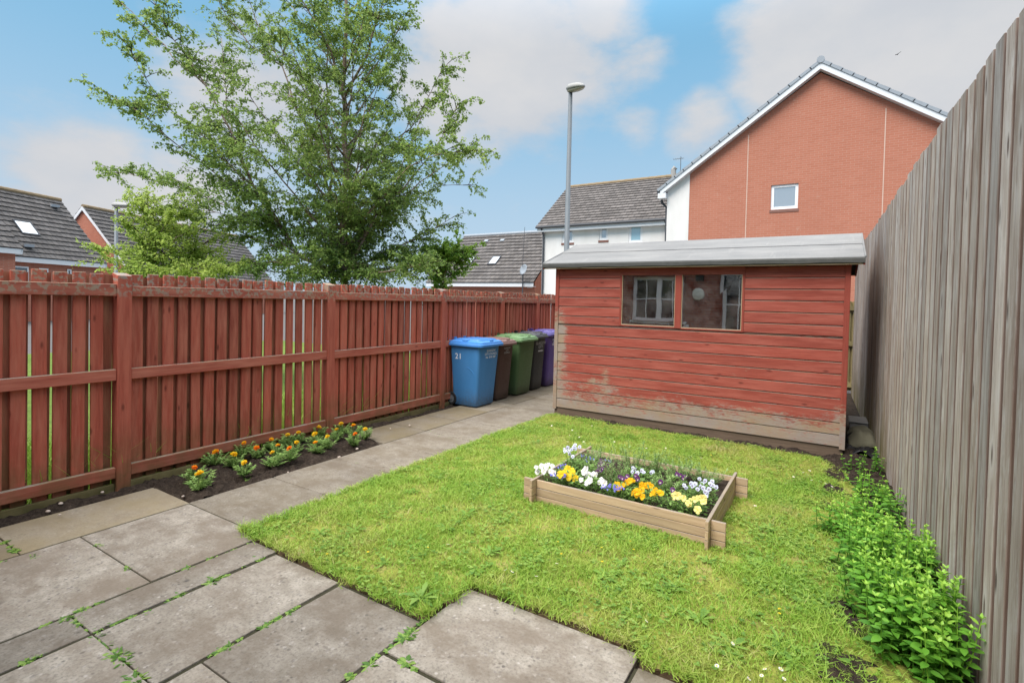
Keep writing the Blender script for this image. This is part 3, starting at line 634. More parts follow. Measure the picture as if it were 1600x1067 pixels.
mb = MB(); mb.box(WX[0][0]-.028, WX[1][1]+.028, SY0-.008, SY0+.03, WZ1, ZT+.012, 0, .4); sp(mb, 'window_header', 'shed', bevel=.002)
mb = MB(); mb.box(WX[0][1], WX[1][0], SY0-.008, SY0+.03, WZ0-.018, WZ1-.001, 0, .8); sp(mb, 'mullion', 'shed_trim', bevel=.002)
for (x0, x1), zz in zip(WX, (WZ0, WZ0-.008)):
    fr = MB()
    fr.box(x0-.027, x0, SY0-.006, SY0+.03, zz-.02, WZ1-.001, 0, .3) if x0 < -2 else fr.box(x1, x1+.027, SY0-.006, SY0+.03, zz-.02, WZ1-.001, 0, .3)
    fr.box(x0+.001, x1-.001, SY0-.004, SY0+.03, zz-.02, zz-.001, 0, .9)
    w = sp(fr, 'window', 'shed_trim', bevel=.002)
    p = MB(); p.quad([(x0-.01, SY0+.014, zz-.01), (x1+.01, SY0+.014, zz-.01), (x1+.01, SY0+.014+(.003 if x0 > -2 else 0), WZ1+.01), (x0-.01, SY0+.014, WZ1+.01)])
    pp = p.build('pane', 'shedglass', w)
    bd = MB()
    for q in ((x0+.001, x1-.001, zz, zz+.007), (x0+.001, x0+.008, zz+.0075, WZ1-.003), (x1-.008, x1-.001, zz+.0075, WZ1-.003)): bd.box(q[0], q[1], SY0+.002, SY0+.012, q[2], q[3], 0, .5)
    bd.build('glazing_bead', 'planter', w)
mb = MB(); mb.box(SX0+.02, SX1-.02, SY0+.014, SY0+.09, -.03, ZB-.002, 0); mb.box(SX0+.02, SX1-.02, SY1-.1, SY1-.04, -.03, ZB-.002, 0); mb.box(SX0+.0, SX0+.06, SY0+.101, SY1-.101, -.03, ZB-.003, 0); mb.box(SX1-.06, SX1-.0, SY0+.101, SY1-.101, -.03, ZB-.003, 0)
sp(mb, 'base_bearers', 'timber_dark')
# roof: two felted slopes with laps, rounded eave
mb = MB(); RX0, RX1 = -3.58, .285; ey, ez = 6.60, 2.125
def slope(y0, z0, y1, z1, th, m):
    n_ = 36; rows = 8; nv = Vector((0, -(z1-z0), (y1-y0))).normalized()*(1 if y1 > y0 else -1)
    grid = []
    for j in range(rows+1):
        t = j/rows; grid.append([])
        for i in range(n_+1):
            s_ = i/n_; wv = .0012*random.uniform(-1, 1)
            grid[-1].append(Vector((RX0+(RX1-RX0)*s_, y0+(y1-y0)*t, z0+(z1-z0)*t+wv)))
    for j in range(rows):
        for i in range(n_): mb.quad([grid[j][i], grid[j][i+1], grid[j+1][i+1], grid[j+1][i]], m)
slope(ey, ez+.045, RY, RZ+.02, .02, 0); slope(2*RY-ey, ez+.045, RY, RZ+.02, .02, 0)
sp(mb, 'roof_felt', 'felt', smooth=True)
mb = MB(); lap = .52; a = Vector((0, ey+(RY-ey)*lap, ez+.045+(RZ+.02-ez-.045)*lap))
for k_ in range(18):
    x0 = RX0+(RX1-RX0)*k_/18; x1 = RX0+(RX1-RX0)*(k_+1)/18; d = [random.uniform(0, .004) for _ in range(2)]
    up = Vector((0, RY-ey, RZ+.02-ez-.045)).normalized(); nn = Vector((0, -up.z, up.y))
    p = [Vector((x, a.y, a.z))+nn*(.008) for x in (x0, x1)]; q = [v+up*.575 for v in p]; lo = [v-nn*.011 for v in p]
    mb.quad([p[0], p[1], q[1]+nn*.004, q[0]+nn*.004], 0, .5); mb.quad([lo[0], lo[1], p[1], p[0]], 0, .5)
sp(mb, 'roof_felt_lap', 'felt')
for yy, sgn in ((ey, 1), (2*RY-ey, -1)):
    mb = MB(); N = 40
    for i in range(N):
        x0 = RX0+(RX1-RX0)*i/N; x1 = RX0+(RX1-RX0)*(i+1)/N
        prof = [(0.004, .047), (-.012, .040), (-.018, .025), (-.016, -.012+.004*math.sin(i*.9)), (-.008, -.02), (.012, -.02)]
        prof2 = [(0.004, .047), (-.012, .040), (-.018, .025), (-.016, -.012+.004*math.sin((i+1)*.9)), (-.008, -.02), (.012, -.02)]
        for k_ in range(5):
            mb.quad([(x0, yy+sgn*prof[k_+1][0], ez+prof[k_+1][1]), (x1, yy+sgn*prof2[k_+1][0], ez+prof2[k_+1][1]), (x1, yy+sgn*prof2[k_][0], ez+prof2[k_][1]), (x0, yy+sgn*prof[k_][0], ez+prof[k_][1])], 0, .5)
    sp(mb, 'eave_edge', 'felt_edge', smooth=True)
    mb = MB(); mb.box(RX0+.01, RX1-.01, min(yy+sgn*.002, yy+sgn*.02), max(yy+sgn*.002, yy+sgn*.02), ez-.034, ez-.0215, 0); sp(mb, 'eave_batten', 'planter')
mb = MB()   # roof deck (soffit) and barge boards
for yy in (ey, 2*RY-ey):
    mb.quad([(RX0+.01, yy, ez+.02), (RX1-.01, yy, ez+.02), (RX1-.01, RY, RZ-.005), (RX0+.01, RY, RZ-.005)], 0)
sp(mb, 'roof_deck', 'timber_dark')
for x in (RX0, RX1-.018):
    mb = MB()
    for yy in (ey, 2*RY-ey):
        P0, P1 = Vector((0, yy, ez-.04)), Vector((0, RY, RZ-.065)); hh = Vector((0, 0, .075))
        for X in (x, x+.018): mb.quad([(X, *P0[1:]), (X, *P1[1:]), (X, *(P1+hh)[1:]), (X, *(P0+hh)[1:])], 0, .5)
        mb.quad([(x, *(P0+hh)[1:]), (x+.018, *(P0+hh)[1:]), (x+.018, *(P1+hh)[1:]), (x, *(P1+hh)[1:])], 0, .5); mb.quad([(x, *P0[1:]), (x+.018, *P0[1:]), (x+.018, *P1[1:]), (x, *P1[1:])], 0, .5)
        mb.quad([(x, *P0[1:]), (x+.018, *P0[1:]), (x+.018, *(P0+hh)[1:]), (x, *(P0+hh)[1:])], 0, .5)
    sp(mb, 'barge_board', 'shed_trim')
for x in (RX0-.006, RX1-.004):
    mb = MB()
    for yy in (ey, 2*RY-ey):
        mb.tube([(x+.005, yy, ez+.045), (x+.005, (yy+RY)/2, (ez+RZ)/2+.036), (x+.005, RY, RZ+.024)], .011, 6)
    sp(mb, 'verge_felt_edge', 'felt')
# ---------------------------------------------------------------- wooden planter and its flowers
pl = thing('planter', 'low wooden planter box of slotted boards full of pansies on the lawn', 'planter', (-1.33, 4.15, 0))
PLI = Matrix.Translation((1.33, -4.15, 0))
def pp(mbx, name, mat, **k):
    o = mbx.build(name, mat, pl, **k); o.matrix_parent_inverse = PLI; return o
def plank(mbx, ax, a0, a1, c, z0, z1, th=.011):
    hs = (z1-z0)/3
    for i in range(3):
        g0, g1 = z0+i*hs+(.0015 if i else 0), z0+(i+1)*hs-.0015
        if ax == 'x': mbx.box(a0, a1, c-th, c+th, g0, g1, 0)
        else: mbx.box(c-th, c+th, a0, a1, g0, g1, 0)
PX0, PX1, PY0, PY1 = -1.985, -.655, 3.625, 4.66
for c in (PY0, PY1):
    mb = MB()
    plank(mb, 'x', PX0+.013, PX1-.013, c, .0, .19); plank(mb, 'x', PX0-.105, PX0-.013, c, .0, .19); plank(mb, 'x', PX1+.013, PX1+.105, c, .0, .19)
    pp(mb, 'long_board', 'planter', bevel=.0025)
for c in (PX0, PX1):
    mb = MB(); plank(mb, 'y', PY0-.085, PY1+.085, c, .012, .205); pp(mb, 'end_board', 'planter_side', bevel=.0025)
nx = 40; X, Y = np.meshgrid(np.linspace(PX0+.013, PX1-.013, nx), np.linspace(PY0+.013, PY1-.013, nx)); Z = .145+.02*(rng.random(X.shape)-.5)
ii = np.arange(nx*nx).reshape(nx, nx); Fc = np.stack([ii[:-1, :-1], ii[:-1, 1:], ii[1:, 1:], ii[1:, :-1]], -1).reshape(-1, 4)
o = npmesh('compost', np.stack([X, Y, Z], -1).reshape(-1, 3), Fc, rng.random(len(Fc)), 'soil', pl); o.matrix_parent_inverse = PLI
def flower_mesh(name, mats, R=.03, petals=5, ruffle=.25, eye=.22, big=False):
    """pansy-like face looking along +Z: broad overlapping petals, small eye"""
    mb = MB(); seq = [(90+38, 1.0, 0), (90-38, 1., 0), (180+5, .95, 0), (-5, .95, 0), (-90, 1.05, 0)] if petals == 5 else [(360*i/petals, 1, 0) for i in range(petals)]
    for q, (a, sc, m_) in enumerate(seq):
        a = math.radians(a); zo = .0025*(q-2)*-.4; n_ = 7; pts = [Vector((0, 0, zo))]
        for i in range(n_):
            t = -1+2*i/(n_-1); ang = a+t*math.radians(46); rr = R*sc*(1-.22*t*t)*(1+random.uniform(-.06, .06))
            pts.append(Vector((rr*math.cos(ang), rr*math.sin(ang), zo+R*(.10+ruffle*random.uniform(-.5, .6)))))
        mid = [pts[0].lerp(p, .55)+Vector((0, 0, R*.04)) for p in pts[1:]]; r = random.random()
        for i in range(n_-1):
            mb.quad([mid[i], pts[1+i], pts[2+i], mid[i+1]], 0 if (q < 4 or len(mats) < 3) else 0, r)
            mb.quad([pts[0]+Vector((0, 0, .0006)), mid[i], mid[i+1]], 1 if q in (2, 3, 4) and len(mats) > 2 and random.random() < .6 else 0, r)
    e = R*eye*.5; mb.quad([(e*math.cos(t), e*math.sin(t), .006) for t in np.linspace(0, 2*PI, 7)[:-1]], len(mats)-1, .5)
    me = mb.build(name, mats); d = me.data; COL.objects.unlink(me); bpy.data.objects.remove(me); return d
FM = {'white': [flower_mesh('flower', ['p_white', 'p_eye'], .032, ruffle=.4) for _ in range(3)],
      'yellow': [flower_mesh('flower', ['p_yellow', 'p_orange'], .034, ruffle=.4) for _ in range(3)],
      'orange': [flower_mesh('flower', ['p_orange', 'p_mg_orange'], .034, ruffle=.4) for _ in range(3)],
      'paleyellow': [flower_mesh('flower', ['p_paleyellow', 'p_yellow'], .034, ruffle=.35) for _ in range(3)],
      'palelilac': [flower_mesh('flower', ['p_palelilac', 'p_purple', 'p_eye'], .018, ruffle=.15) for _ in range(3)],
      'purple': [flower_mesh('flower', ['p_purple', 'p_white', 'p_eye'], .021, ruffle=.15) for _ in range(3)],
      'blue': [flower_mesh('flower', ['p_blue', 'p_white'], .0085, ruffle=.1) for _ in range(2)]}
def foliage(name, base, n, rad, hgt, L, W, mat, parent, droop=.1, lim=None):
    u = rng.random(n); th = rng.random(n)*2*PI; rr = rad*np.sqrt(rng.random(n)); zz = hgt*(.08+.92*u)*(1-.45*(rr/rad)**2)
    C = np.stack([rr*np.cos(th), rr*np.sin(th), zz], -1)+np.array(base)
    if lim:
        ok = (C[:, 0] > lim[0]) & (C[:, 0] < lim[1]) & (C[:, 1] > lim[2]) & (C[:, 1] < lim[3]); C = C[ok]; th = th[ok]; u = u[ok]; n = len(C)
    D = unit(np.stack([np.cos(th+rng.normal(0, .7, n)), np.sin(th+rng.normal(0, .7, n)), rng.uniform(-.3, .8, n)-droop], -1))
    up = unit(np.stack([rng.normal(0, .35, n), rng.normal(0, .35, n), np.ones(n)], -1)); Ls = L*rng.uniform(.6, 1.3, n)
    V, Fc, r = leaf_quads(C, D, Ls, Ls*W, up, np.clip(.15+.55*rng.random(n)+.3*u, 0, 1), .06)
    return npmesh(name, V, Fc, r, mat, parent)
def face_dir(spread=.5):
    d = Vector((random.gauss(-.05, spread*.6), -1.0+random.gauss(0, spread*.5), .75+random.gauss(0, spread*.5)))
    return d.normalized()
def pansy(label, kind, px, heads, rad=.11, hgt=.10, leaf='pansy_leaf', lw=.45, ll=.034, nl=560, zc=.25, spread=.5):
    """px: centre pixel of the plant; heads: list of photo points of its flowers"""
    c = gz(px[0], px[1], zc); c.x = min(max(c.x, PX0+.07), PX1-.07); c.y = min(max(c.y, PY0+.06), PY1-.07)
    t = thing('viola_plant' if kind in ('palelilac', 'purple') else 'lobelia_plant' if kind == 'blue' else 'pansy_plant', label, 'flowers', (c.x, c.y, .12))
    foliage('foliage', (0, 0, 0), nl, rad*1.4, hgt*1.5, ll, lw, leaf, t, lim=(PX0+.05-c.x, PX1-.05-c.x, PY0+.045-c.y, PY1-.05-c.y))
    mb = MB()
    for hx, hy in heads:
        q = gz(hx, hy, zc+random.uniform(-.02, .03)); q = Vector((q.x-c.x, q.y-c.y, q.z-.12))
        if q.xy.length > rad*2.2: q.xy = q.xy.normalized()*rad*2.2
        q.x = min(max(q.x, PX0-.02-c.x), PX1-.03-c.x); q.y = min(max(q.y, PY0+.0-c.y), PY1+.02-c.y); q.z = max(q.z, .095)
        d = face_dir(spread); me = random.choice(FM[kind]); f = bpy.data.objects.new('flower', me); COL.objects.link(f); f.parent = t
        f.location = q; f.rotation_euler = (d.to_track_quat('Z', 'Y') @ Matrix.Rotation(random.uniform(-.4, .4), 3, 'Z').to_quaternion()).to_euler(); s_ = random.uniform(.62, .95) if kind in ('white', 'yellow', 'orange', 'paleyellow') else random.uniform(.8, 1.05); f.scale = (s_, s_, s_)
        b = Vector((q.x*.3, q.y*.3, .0)); q2 = q-d*.004; q2.y = max(q2.y, PY0+.02-c.y); mb.tube([b, b.lerp(q2, .5)+Vector((0, 0, .03)), q2], [.0016, .0013, .0012], 4)
    mb.build('stalks', 'pansy_leaf', t); return t
def C5(l): return [(820+x/5, 690+y/5) for x, y in l]
pansy('white pansy clump in the near left corner of the wooden planter', 'white', (850, 740), C5([(105, 185), (98, 235), (125, 245), (185, 180), (215, 190), (205, 230), (170, 205), (140, 180), (225, 245), (90, 200)]))
pansy('pale lilac viola clump standing above the back left corner of the planter', 'palelilac', (897, 708), C5([(310, 60), (330, 40), (375, 10), (385, 30), (345, 75), (365, 60), (430, 40), (440, 25), (400, 55), (350, 95), (315, 75), (375, 115), (395, 15)]), .09, .11, zc=.33)
pansy('golden yellow pansy between two white pansy clumps in the planter', 'yellow', (887, 745), C5([(320, 255), (335, 212), (300, 245), (395, 285), (375, 240), (345, 275), (260, 265), (365, 225)]), .09)
pansy('large white pansy clump right of the golden yellow pansy in the planter', 'white', (922, 750), C5([(475, 210), (465, 235), (480, 262), (500, 255), (490, 320), (465, 335), (550, 260), (600, 300), (585, 315), (620, 325), (430, 305), (510, 300), (535, 250)]), .12)
pansy('dark purple and white viola clump at the back left of the planter', 'purple', (942, 728), C5([(580, 180), (600, 175), (615, 195), (640, 190), (575, 215), (565, 235), (585, 240), (605, 210), (660, 185), (620, 160), (595, 150)]), .09, .12, zc=.27)
pansy('orange yellow pansy in the middle front of the planter beside blue lobelia', 'orange', (975, 762), C5([(750, 350), (735, 365), (825, 305), (800, 320), (845, 310), (850, 400), (845, 425), (870, 415), (830, 455), (885, 465), (720, 340), (770, 340)]), .11)
pansy('second orange yellow pansy, right of the first and left of the pale yellow ones', 'orange', (1012, 768), C5([(920, 345), (950, 340), (990, 350), (1020, 375), (1015, 400), (1060, 400), (915, 385), (970, 340), (935, 510)]), .12)
pansy('single pale yellow pansy beside the orange ones in the planter', 'paleyellow', (1054, 776), C5([(1180, 410), (1195, 420), (1170, 425)]), .07, nl=120)
pansy('pale yellow pansy clump in the near right corner of the planter', 'paleyellow', (1085, 788), C5([(1240, 440), (1260, 495), (1300, 470), (1330, 450), (1380, 455), (1395, 470), (1355, 440), (1390, 445), (1335, 555), (1285, 490)]), .12)
pansy('pale lilac viola clump at the right end of the planter', 'palelilac', (1098, 760), C5([(1310, 345), (1330, 330), (1365, 290), (1375, 350), (1395, 360), (1410, 305), (1420, 400), (1440, 370), (1450, 330), (1465, 310), (1495, 355), (1300, 325), (1410, 390), (1350, 370), (1435, 480), (1245, 340), (1260, 360), (1385, 330), (1470, 340)]), .12, zc=.26)
pansy('dark purple and white violas behind the orange pansies in the planter', 'purple', (985, 744), C5([(745, 275), (760, 285), (800, 270), (865, 265), (880, 290), (870, 270), (790, 295)]), .09, zc=.26)
pansy('small lilac viola clump in the back middle of the planter', 'palelilac', (1000, 735), C5([(845, 205), (860, 215), (840, 235), (915, 225), (930, 240), (990, 240), (1000, 235), (880, 245)]), .11)
pansy('purple viola near the back right board of the planter', 'purple', (1052, 748), C5([(1190, 255), (1240, 285), (1215, 265), (1250, 275), (1020, 335), (1155, 375)]), .1, nl=140)
pansy('small blue lobelia along the near left board of the planter', 'blue', (868, 750), C5([(x+random.gauss(0, 18), y+random.gauss(0, 14)) for x, y in [(215, 320), (190, 270), (230, 275), (285, 190), (300, 180), (270, 195), (215, 335)] for _ in range(3)]), .09, .07, ll=.016, nl=200)
pansy('small blue lobelia in front between the white and orange pansies', 'blue', (950, 768), C5([(x+random.gauss(0, 16), y+random.gauss(0, 14)) for x, y in [(600, 385), (630, 370), (655, 400), (690, 385), (640, 410), (700, 405), (595, 410)] for _ in range(4)]), .09, .08, ll=.016, nl=220)
pansy('small blue lobelia trailing at the back left of the planter', 'blue', (915, 722), C5([(x+random.gauss(0, 14), y+random.gauss(0, 10)) for x, y in [(440, 110), (490, 140), (520, 130), (640, 145), (815, 155)] for _ in range(3)]), .1, .08, ll=.016, nl=220)
wl = ['leafy green plant without flowers in the back left corner of the planter', 'leafy green plant without flowers behind the pale lilac violas in the back right corner', 'small green plant along the left end board of the planter', 'upright wispy green seedling in the middle of the planter', 'upright wispy green seedling in front of the back board of the planter', 'upright wispy green seedling left of the back right corner of the planter', 'feathery green seedling between the purple violas and the back board', 'feathery green seedling right of the second orange pansy']
for lab, (x, y), hh in zip(wl, [(912, 722), (1108, 760), (872, 732), (953, 765), (985, 740), (1060, 752), (1020, 745), (1040, 772)], (.15, .13, .14, .26, .24, .17, .2, .15)):
    c = gz(x, y, .13); c.x = min(max(c.x, PX0+.2), PX1-.2); c.y = min(max(c.y, PY0+.2), PY1-.17); t = thing('seedling', lab, 'plant', (c.x, c.y, .12)); mb = MB(); Cs = []
    for k in range(24):
        a = random.uniform(0, 6.28); q = Vector((math.cos(a), math.sin(a), 0))*random.uniform(.03, .19); h_ = hh*1.15*random.uniform(.6, 1.1); mb.tube([q*.3, q*.7+Vector((0, 0, h_*.5)), q+Vector((0, 0, h_))], [.002, .0016, .001], 4)
        Cs += [q*(.3+.7*f)+Vector((0, 0, h_*f)) for f in np.linspace(.1, 1, 22)]
    mb.build('stems', 'bark' if hh > .25 else 'wispy_leaf', t); n = len(Cs); C = np.repeat(np.array([tuple(q) for q in Cs]), 2, 0); n *= 2
    D = unit(np.stack([rng.normal(0, 1, n), rng.normal(0, 1, n), rng.uniform(0, .9, n)], -1)); L = rng.uniform(.018, .038, n); V, Fc, r = leaf_quads(C, D, L, L*.22, np.tile([0, 0, 1.], (n, 1)), rng.random(n)); npmesh('foliage', V, Fc, r, 'wispy_leaf', t)
# ---------------------------------------------------------------- marigolds in the soil bed
def marigold_head(name, mats, R=.026):
    mb = MB()
    for lay, (rr, zz, n_) in enumerate(((1., 0, 9), (.8, .006, 8), (.58, .011, 7), (.35, .015, 5))):
        for i in range(n_):
            a = 2*PI*i/n_+lay*.4+random.uniform(-.15, .15); w = PI/n_*1.25; r1 = R*rr*random.uniform(.88, 1.1); z1 = zz+random.uniform(-.002, .005)
            p = lambda an, r_, z_: (r_*math.cos(an), r_*math.sin(an), z_)
            mb.quad([p(a-w*.4, R*rr*.15, zz-.004), p(a-w, r1*.8, z1), p(a-w*.4, r1, z1+.003), p(a+w*.4, r1, z1+.001), p(a+w, r1*.8, z1+.004), p(a+w*.4, R*rr*.15, zz-.004)], 1 if lay > 1 and len(mats) > 1 else 0)
    mb.tube([(0, 0, -.03), (0, 0, -.004)], [.003, .007], 6, len(mats)-1)
    o = mb.build(name, mats); d = o.data; COL.objects.unlink(o); bpy.data.objects.remove(o); return d
MG = {'yellow': [marigold_head('flower', ['p_mg_yellow', 'p_yellow', 'marigold_leaf']) for _ in range(2)], 'orange': [marigold_head('flower', ['p_mg_orange', 'p_mg_yellow', 'marigold_leaf']) for _ in range(2)], 'deep orange': [marigold_head('flower', ['p_mg_red', 'p_mg_orange', 'marigold_leaf']) for _ in range(2)]}
def marigold(label, hx, hy, kinds):
    px, py = 260+hx/4.444, 620+hy/4.444
    c = gz(px+1, py+16.5, .02); c.x = max(min(c.x, -4.29), -4.90); c.y = min(c.y, 4.06)
    t = thing('marigold', label, 'flowers', (c.x, c.y, .01)); t.scale = (random.uniform(.9, 1.15),)*3; stems = []
    C, D, W = [], [], []
    for k in range(22):
        a = random.uniform(0, 6.28); r = random.uniform(.02, .10); zt = random.uniform(.04, .12); e = Vector((r*math.cos(a), r*math.sin(a), zt)); 
        for f in np.linspace(.35, 1, 6):
            b = e*f; ax = Vector((math.cos(a), math.sin(a), .25)).normalized()
            for sgn in (-1, 1): C.append(b); D.append((ax*.7+Vector((-math.sin(a), math.cos(a), 0))*sgn*.8+Vector((0, 0, random.uniform(-.2, .4)))).normalized())
            C.append(b); D.append(ax)
        stems.append(e)
    n = len(C); L = rng.uniform(.018, .042, n); V, Fc, r = leaf_quads(np.array([tuple(q) for q in C]), np.array([tuple(q) for q in D]), L, L*.36, np.tile([0, 0, 1.], (n, 1)), rng.random(n), .04)
    npmesh('foliage', V, Fc, r, 'marigold_leaf', t)
    mb = MB()
    for e in stems: mb.tube([(0, 0, 0), e*.5+Vector((0, 0, .012)), e], [.0025, .0018, .0012], 4)
    for q, kd in enumerate(kinds):
        d = Vector((random.gauss(.1, .2), random.gauss(-.3, .15), 1)).normalized(); f = bpy.data.objects.new('flower', random.choice(MG[kd])); COL.objects.link(f); f.parent = t
        loc = Vector((random.uniform(-.01, .01), random.uniform(-.01, .01), .128)) if q == 0 else Vector((random.uniform(-.06, .06), random.uniform(-.06, .06), .115))
        f.location = loc; f.rotation_euler = d.to_track_quat('Z', 'Y').to_euler(); s_ = random.uniform(.85, 1.3); f.scale = (s_,)*3; mb.tube([(0, 0, 0), loc*.6, loc-d*.02], [.003, .0025, .002], 5)
    mb.build('stems', 'marigold_leaf', t)
mg = [('deep orange marigold at the near end of the fence bed, beside the fence', 200, 517, 'deep orange'), ('yellow orange marigold nearest the paving at the near end of the fence bed', 225, 573, 'yellow'),
      ('wide orange marigold against the bottom rail, second along the fence', 330, 402, 'orange'), ('yellow marigold with a small bud behind the front yellow one', 463, 417, 'yellow'), ('yellow orange marigold standing alone in bare soil in the near half of the bed', 530, 475, 'yellow'),
      ('orange marigold against the bottom fence rail, third along the fence', 520, 340, 'orange'), ('deep orange marigold in the middle of the bed left of a light orange one', 627, 356, 'deep orange'), ('yellow orange marigold in the front row, halfway along the bed', 735, 408, 'yellow'),
      ('light orange marigold in the middle of the bed behind the front row', 762, 345, 'orange'), ('orange marigold close to the bottom rail halfway along the bed', 728, 297, 'orange'), ('small yellow marigold beside the bottom rail left of a large yellow one', 838, 275, 'yellow'),
      ('large yellow marigold beside the bottom rail, left of the second post', 915, 245, 'yellow'), ('yellow marigold in front of the large yellow one by the rail', 897, 316, 'yellow'), ('small deep orange marigold in the front row past the halfway point', 853, 371, 'deep orange'),
      ('yellow marigold just in front of the one before the second post', 1035, 262, 'yellow'), ('yellow marigold against the foot of the second fence post', 1050, 210, 'yellow'), ('pale orange marigold in the front row of the far half of the bed', 1033, 320, 'orange'),
      ('yellow orange marigold in the front row right of the pale orange one', 1115, 288, 'yellow'), ('yellow marigold just past the second fence post', 1170, 225, 'yellow'), ('bright yellow marigold farthest back by the fence near the far end of the bed', 1215, 183, 'yellow'),
      ('orange marigold behind the last deep orange one at the far end', 1295, 205, 'orange'), ('low deep orange marigold near the far end of the bed', 1303, 270, 'deep orange'), ('yellow marigold at the far right end of the fence bed', 1380, 220, 'yellow')]
for lab, hx, hy, kd in mg: marigold(lab, hx, hy, [kd])
# ---------------------------------------------------------------- mint along the grey fence
def mint_clump(label, stems, sc=1.):
    cx = sum(s_[0] for s_ in stems)/len(stems); cy = sum(s_[1] for s_ in stems)/len(stems)
    t = thing('mint_plant', label, 'plant', (cx, cy, 0)); mb = MB(); C, D, L, W, U, Rr = [], [], [], [], [], []
    for x, y, h_ in stems:
        lx, ly = random.gauss(0, .045), random.gauss(0, .045); b = Vector((x-cx, y-cy, -.01)); tp = b+Vector((lx, ly, h_)); mb.tube([b, b.lerp(tp, .5)+Vector((lx*.2, ly*.2, 0)), tp], [.003, .0026, .0018], 5)
        nn = max(4, int(h_/.030)); a0 = random.uniform(0, 6.28)
        for k in range(nn):
            f = .15+.85*k/(nn-1); p = b.lerp(tp, f); ln = .055*sc*(math.sin(min(1, (1-f)*1.5+.28)*PI/2))*random.uniform(.85, 1.15)
            for q in range(2 if f < .93 else 4):
                a = a0+k*PI/2+q*(PI if f < .93 else PI/2)+random.gauss(0, .2); tilt = random.uniform(-.15, .3)+(.9 if f > .9 else 0)
                C.append(p); D.append(Vector((math.cos(a), math.sin(a), tilt)).normalized()); L.append(ln); Rr.append(min(1, max(0, .12+.62*f**2+random.gauss(0, .1)+(.22 if f > .9 else 0))))
    C = np.array([tuple(q) for q in C]); D = np.array([tuple(q) for q in D]); L = np.array(L); Rr = np.array(Rr); n = len(L)
    up = unit(np.stack([rng.normal(0, .25, n), rng.normal(0, .25, n), np.ones(n)], -1)); Sd = unit(np.cross(D, up)); Nn = np.cross(Sd, D); l = L[:, None]
    pt = lambda f, w, d: C+D*l*f+Sd*l*w+Nn*l*d
    V = np.stack([pt(.06, 0, 0), pt(.25, .2, .05), pt(.55, .235, .03), pt(.82, .13, -.02), pt(1, 0, -.1), pt(.82, -.13, -.02), pt(.55, -.235, .03), pt(.25, -.2, .05), pt(.35, 0, -.015), pt(.7, 0, -.05)], 1).reshape(-1, 3)
    i = np.arange(n)[:, None]*10; Fc = np.concatenate([i+np.array(q) for q in ([0, 8, 1, 1], [1, 8, 9, 2], [2, 9, 4, 3], [0, 7, 8, 8], [7, 6, 9, 8], [6, 5, 4, 9])])
    # quads only: the two base triangles are written as slim quads
    Fc = np.concatenate([i+np.array([1, 8, 9, 2]), i+np.array([2, 9, 4, 3]), i+np.array([8, 7, 6, 9]), i+np.array([9, 6, 5, 4]), i+np.array([0, 7, 8, 1])]); 
    npmesh('foliage', V, Fc, np.tile(Rr, 5), 'mint', t); mb.build('stems', 'mint', t); return t
def scatter(n, x0, x1, y0, y1, h0, h1): return [(random.uniform(x0, x1), random.uniform(y0, y1), random.uniform(h0, h1)) for _ in range(n)]
def R2(pts, n, h0, h1, jit=.05):
    out = []
    for _ in range(n):
        x, y = random.choice(pts); q = gz(x, y, 0); out.append((min(q.x+random.gauss(0, jit), rfx(q.y)-.07), q.y+random.gauss(0, jit), random.uniform(h0, h1)))
    return out
mint_clump('large dense mint clump halfway down the grey fence', R2([(1345, 905), (1375, 915), (1400, 930), (1425, 925), (1450, 930), (1360, 940), (1395, 960), (1430, 965), (1410, 900), (1440, 905), (1370, 885), (1330, 900), (1345, 930), (1365, 970), (1400, 985)], 120, .2, .38))
mint_clump('big leafy mint clump nearest the camera at the foot of the grey fence', R2([(1400, 1010), (1430, 1020), (1455, 1010), (1420, 1050), (1440, 1060), (1460, 1040), (1400, 985), (1385, 1005), (1405, 1040)], 64, .24, .42), 1.15)
mint_clump('mint shoots at the bottom right corner against the grey fence', R2([(1485, 1060), (1500, 1065), (1490, 1075), (1478, 1085), (1505, 1085)], 14, .22, .38), 1.1)
mint_clump('looser mint patch between the dense clump and the shed end of the grey fence', R2([(1330, 830), (1355, 840), (1380, 835), (1320, 820), (1350, 815), (1395, 845), (1365, 860), (1315, 845), (1300, 835), (1335, 860), (1385, 870)], 64, .13, .27))
mint_clump('low mint shoots in the bare soil beside the grey fence', R2([(1395, 800), (1380, 790), (1360, 800), (1340, 805), (1390, 815), (1370, 775), (1350, 780)], 28, .12, .25))
mint_clump('thin mint stems by the shed corner at the end of the grey fence', R2([(1330, 740), (1338, 735), (1345, 745), (1372, 745), (1330, 760)], 7, .14, .24), .9)
mint_clump('thin mint stem against the grey fence beside the black sheet', R2([(1362, 735), (1366, 738)], 3, .18, .27), .9)
# ---------------------------------------------------------------- weeds
def rosette(name, n_, L, W, mat='weed', tilt=.35, parent=None):
    th = np.arange(n_)*2.4+rng.normal(0, .2, n_); Ls = L*rng.uniform(.55, 1.1, n_); tl = rng.uniform(tilt*.4, tilt*1.5, n_); V, Fc = [], []
    for a, l, t in zip(th, Ls, tl):
        d = Vector((math.cos(a), math.sin(a), 0)); s_ = Vector((-d.y, d.x, 0)); b = len(V); w = l*W*random.uniform(.8, 1.2)
        for f, k in ((.03, .18), (.35, .7), (.7, 1.), (1., .12)):
            c = d*l*f*math.cos(t*.6)+Vector((0, 0, l*(math.sin(t)*f-.55*t*f*f))); V += [tuple(c+s_*w*k*.5), tuple(c-s_*w*k*.5+Vector((0, 0, .002)))]
        for q in range(3): Fc.append((b+2*q, b+2*q+1, b+2*q+3, b+2*q+2))
    return npmesh(name, np.array(V), np.array(Fc), np.repeat(rng.random(n_), 3), mat, parent)
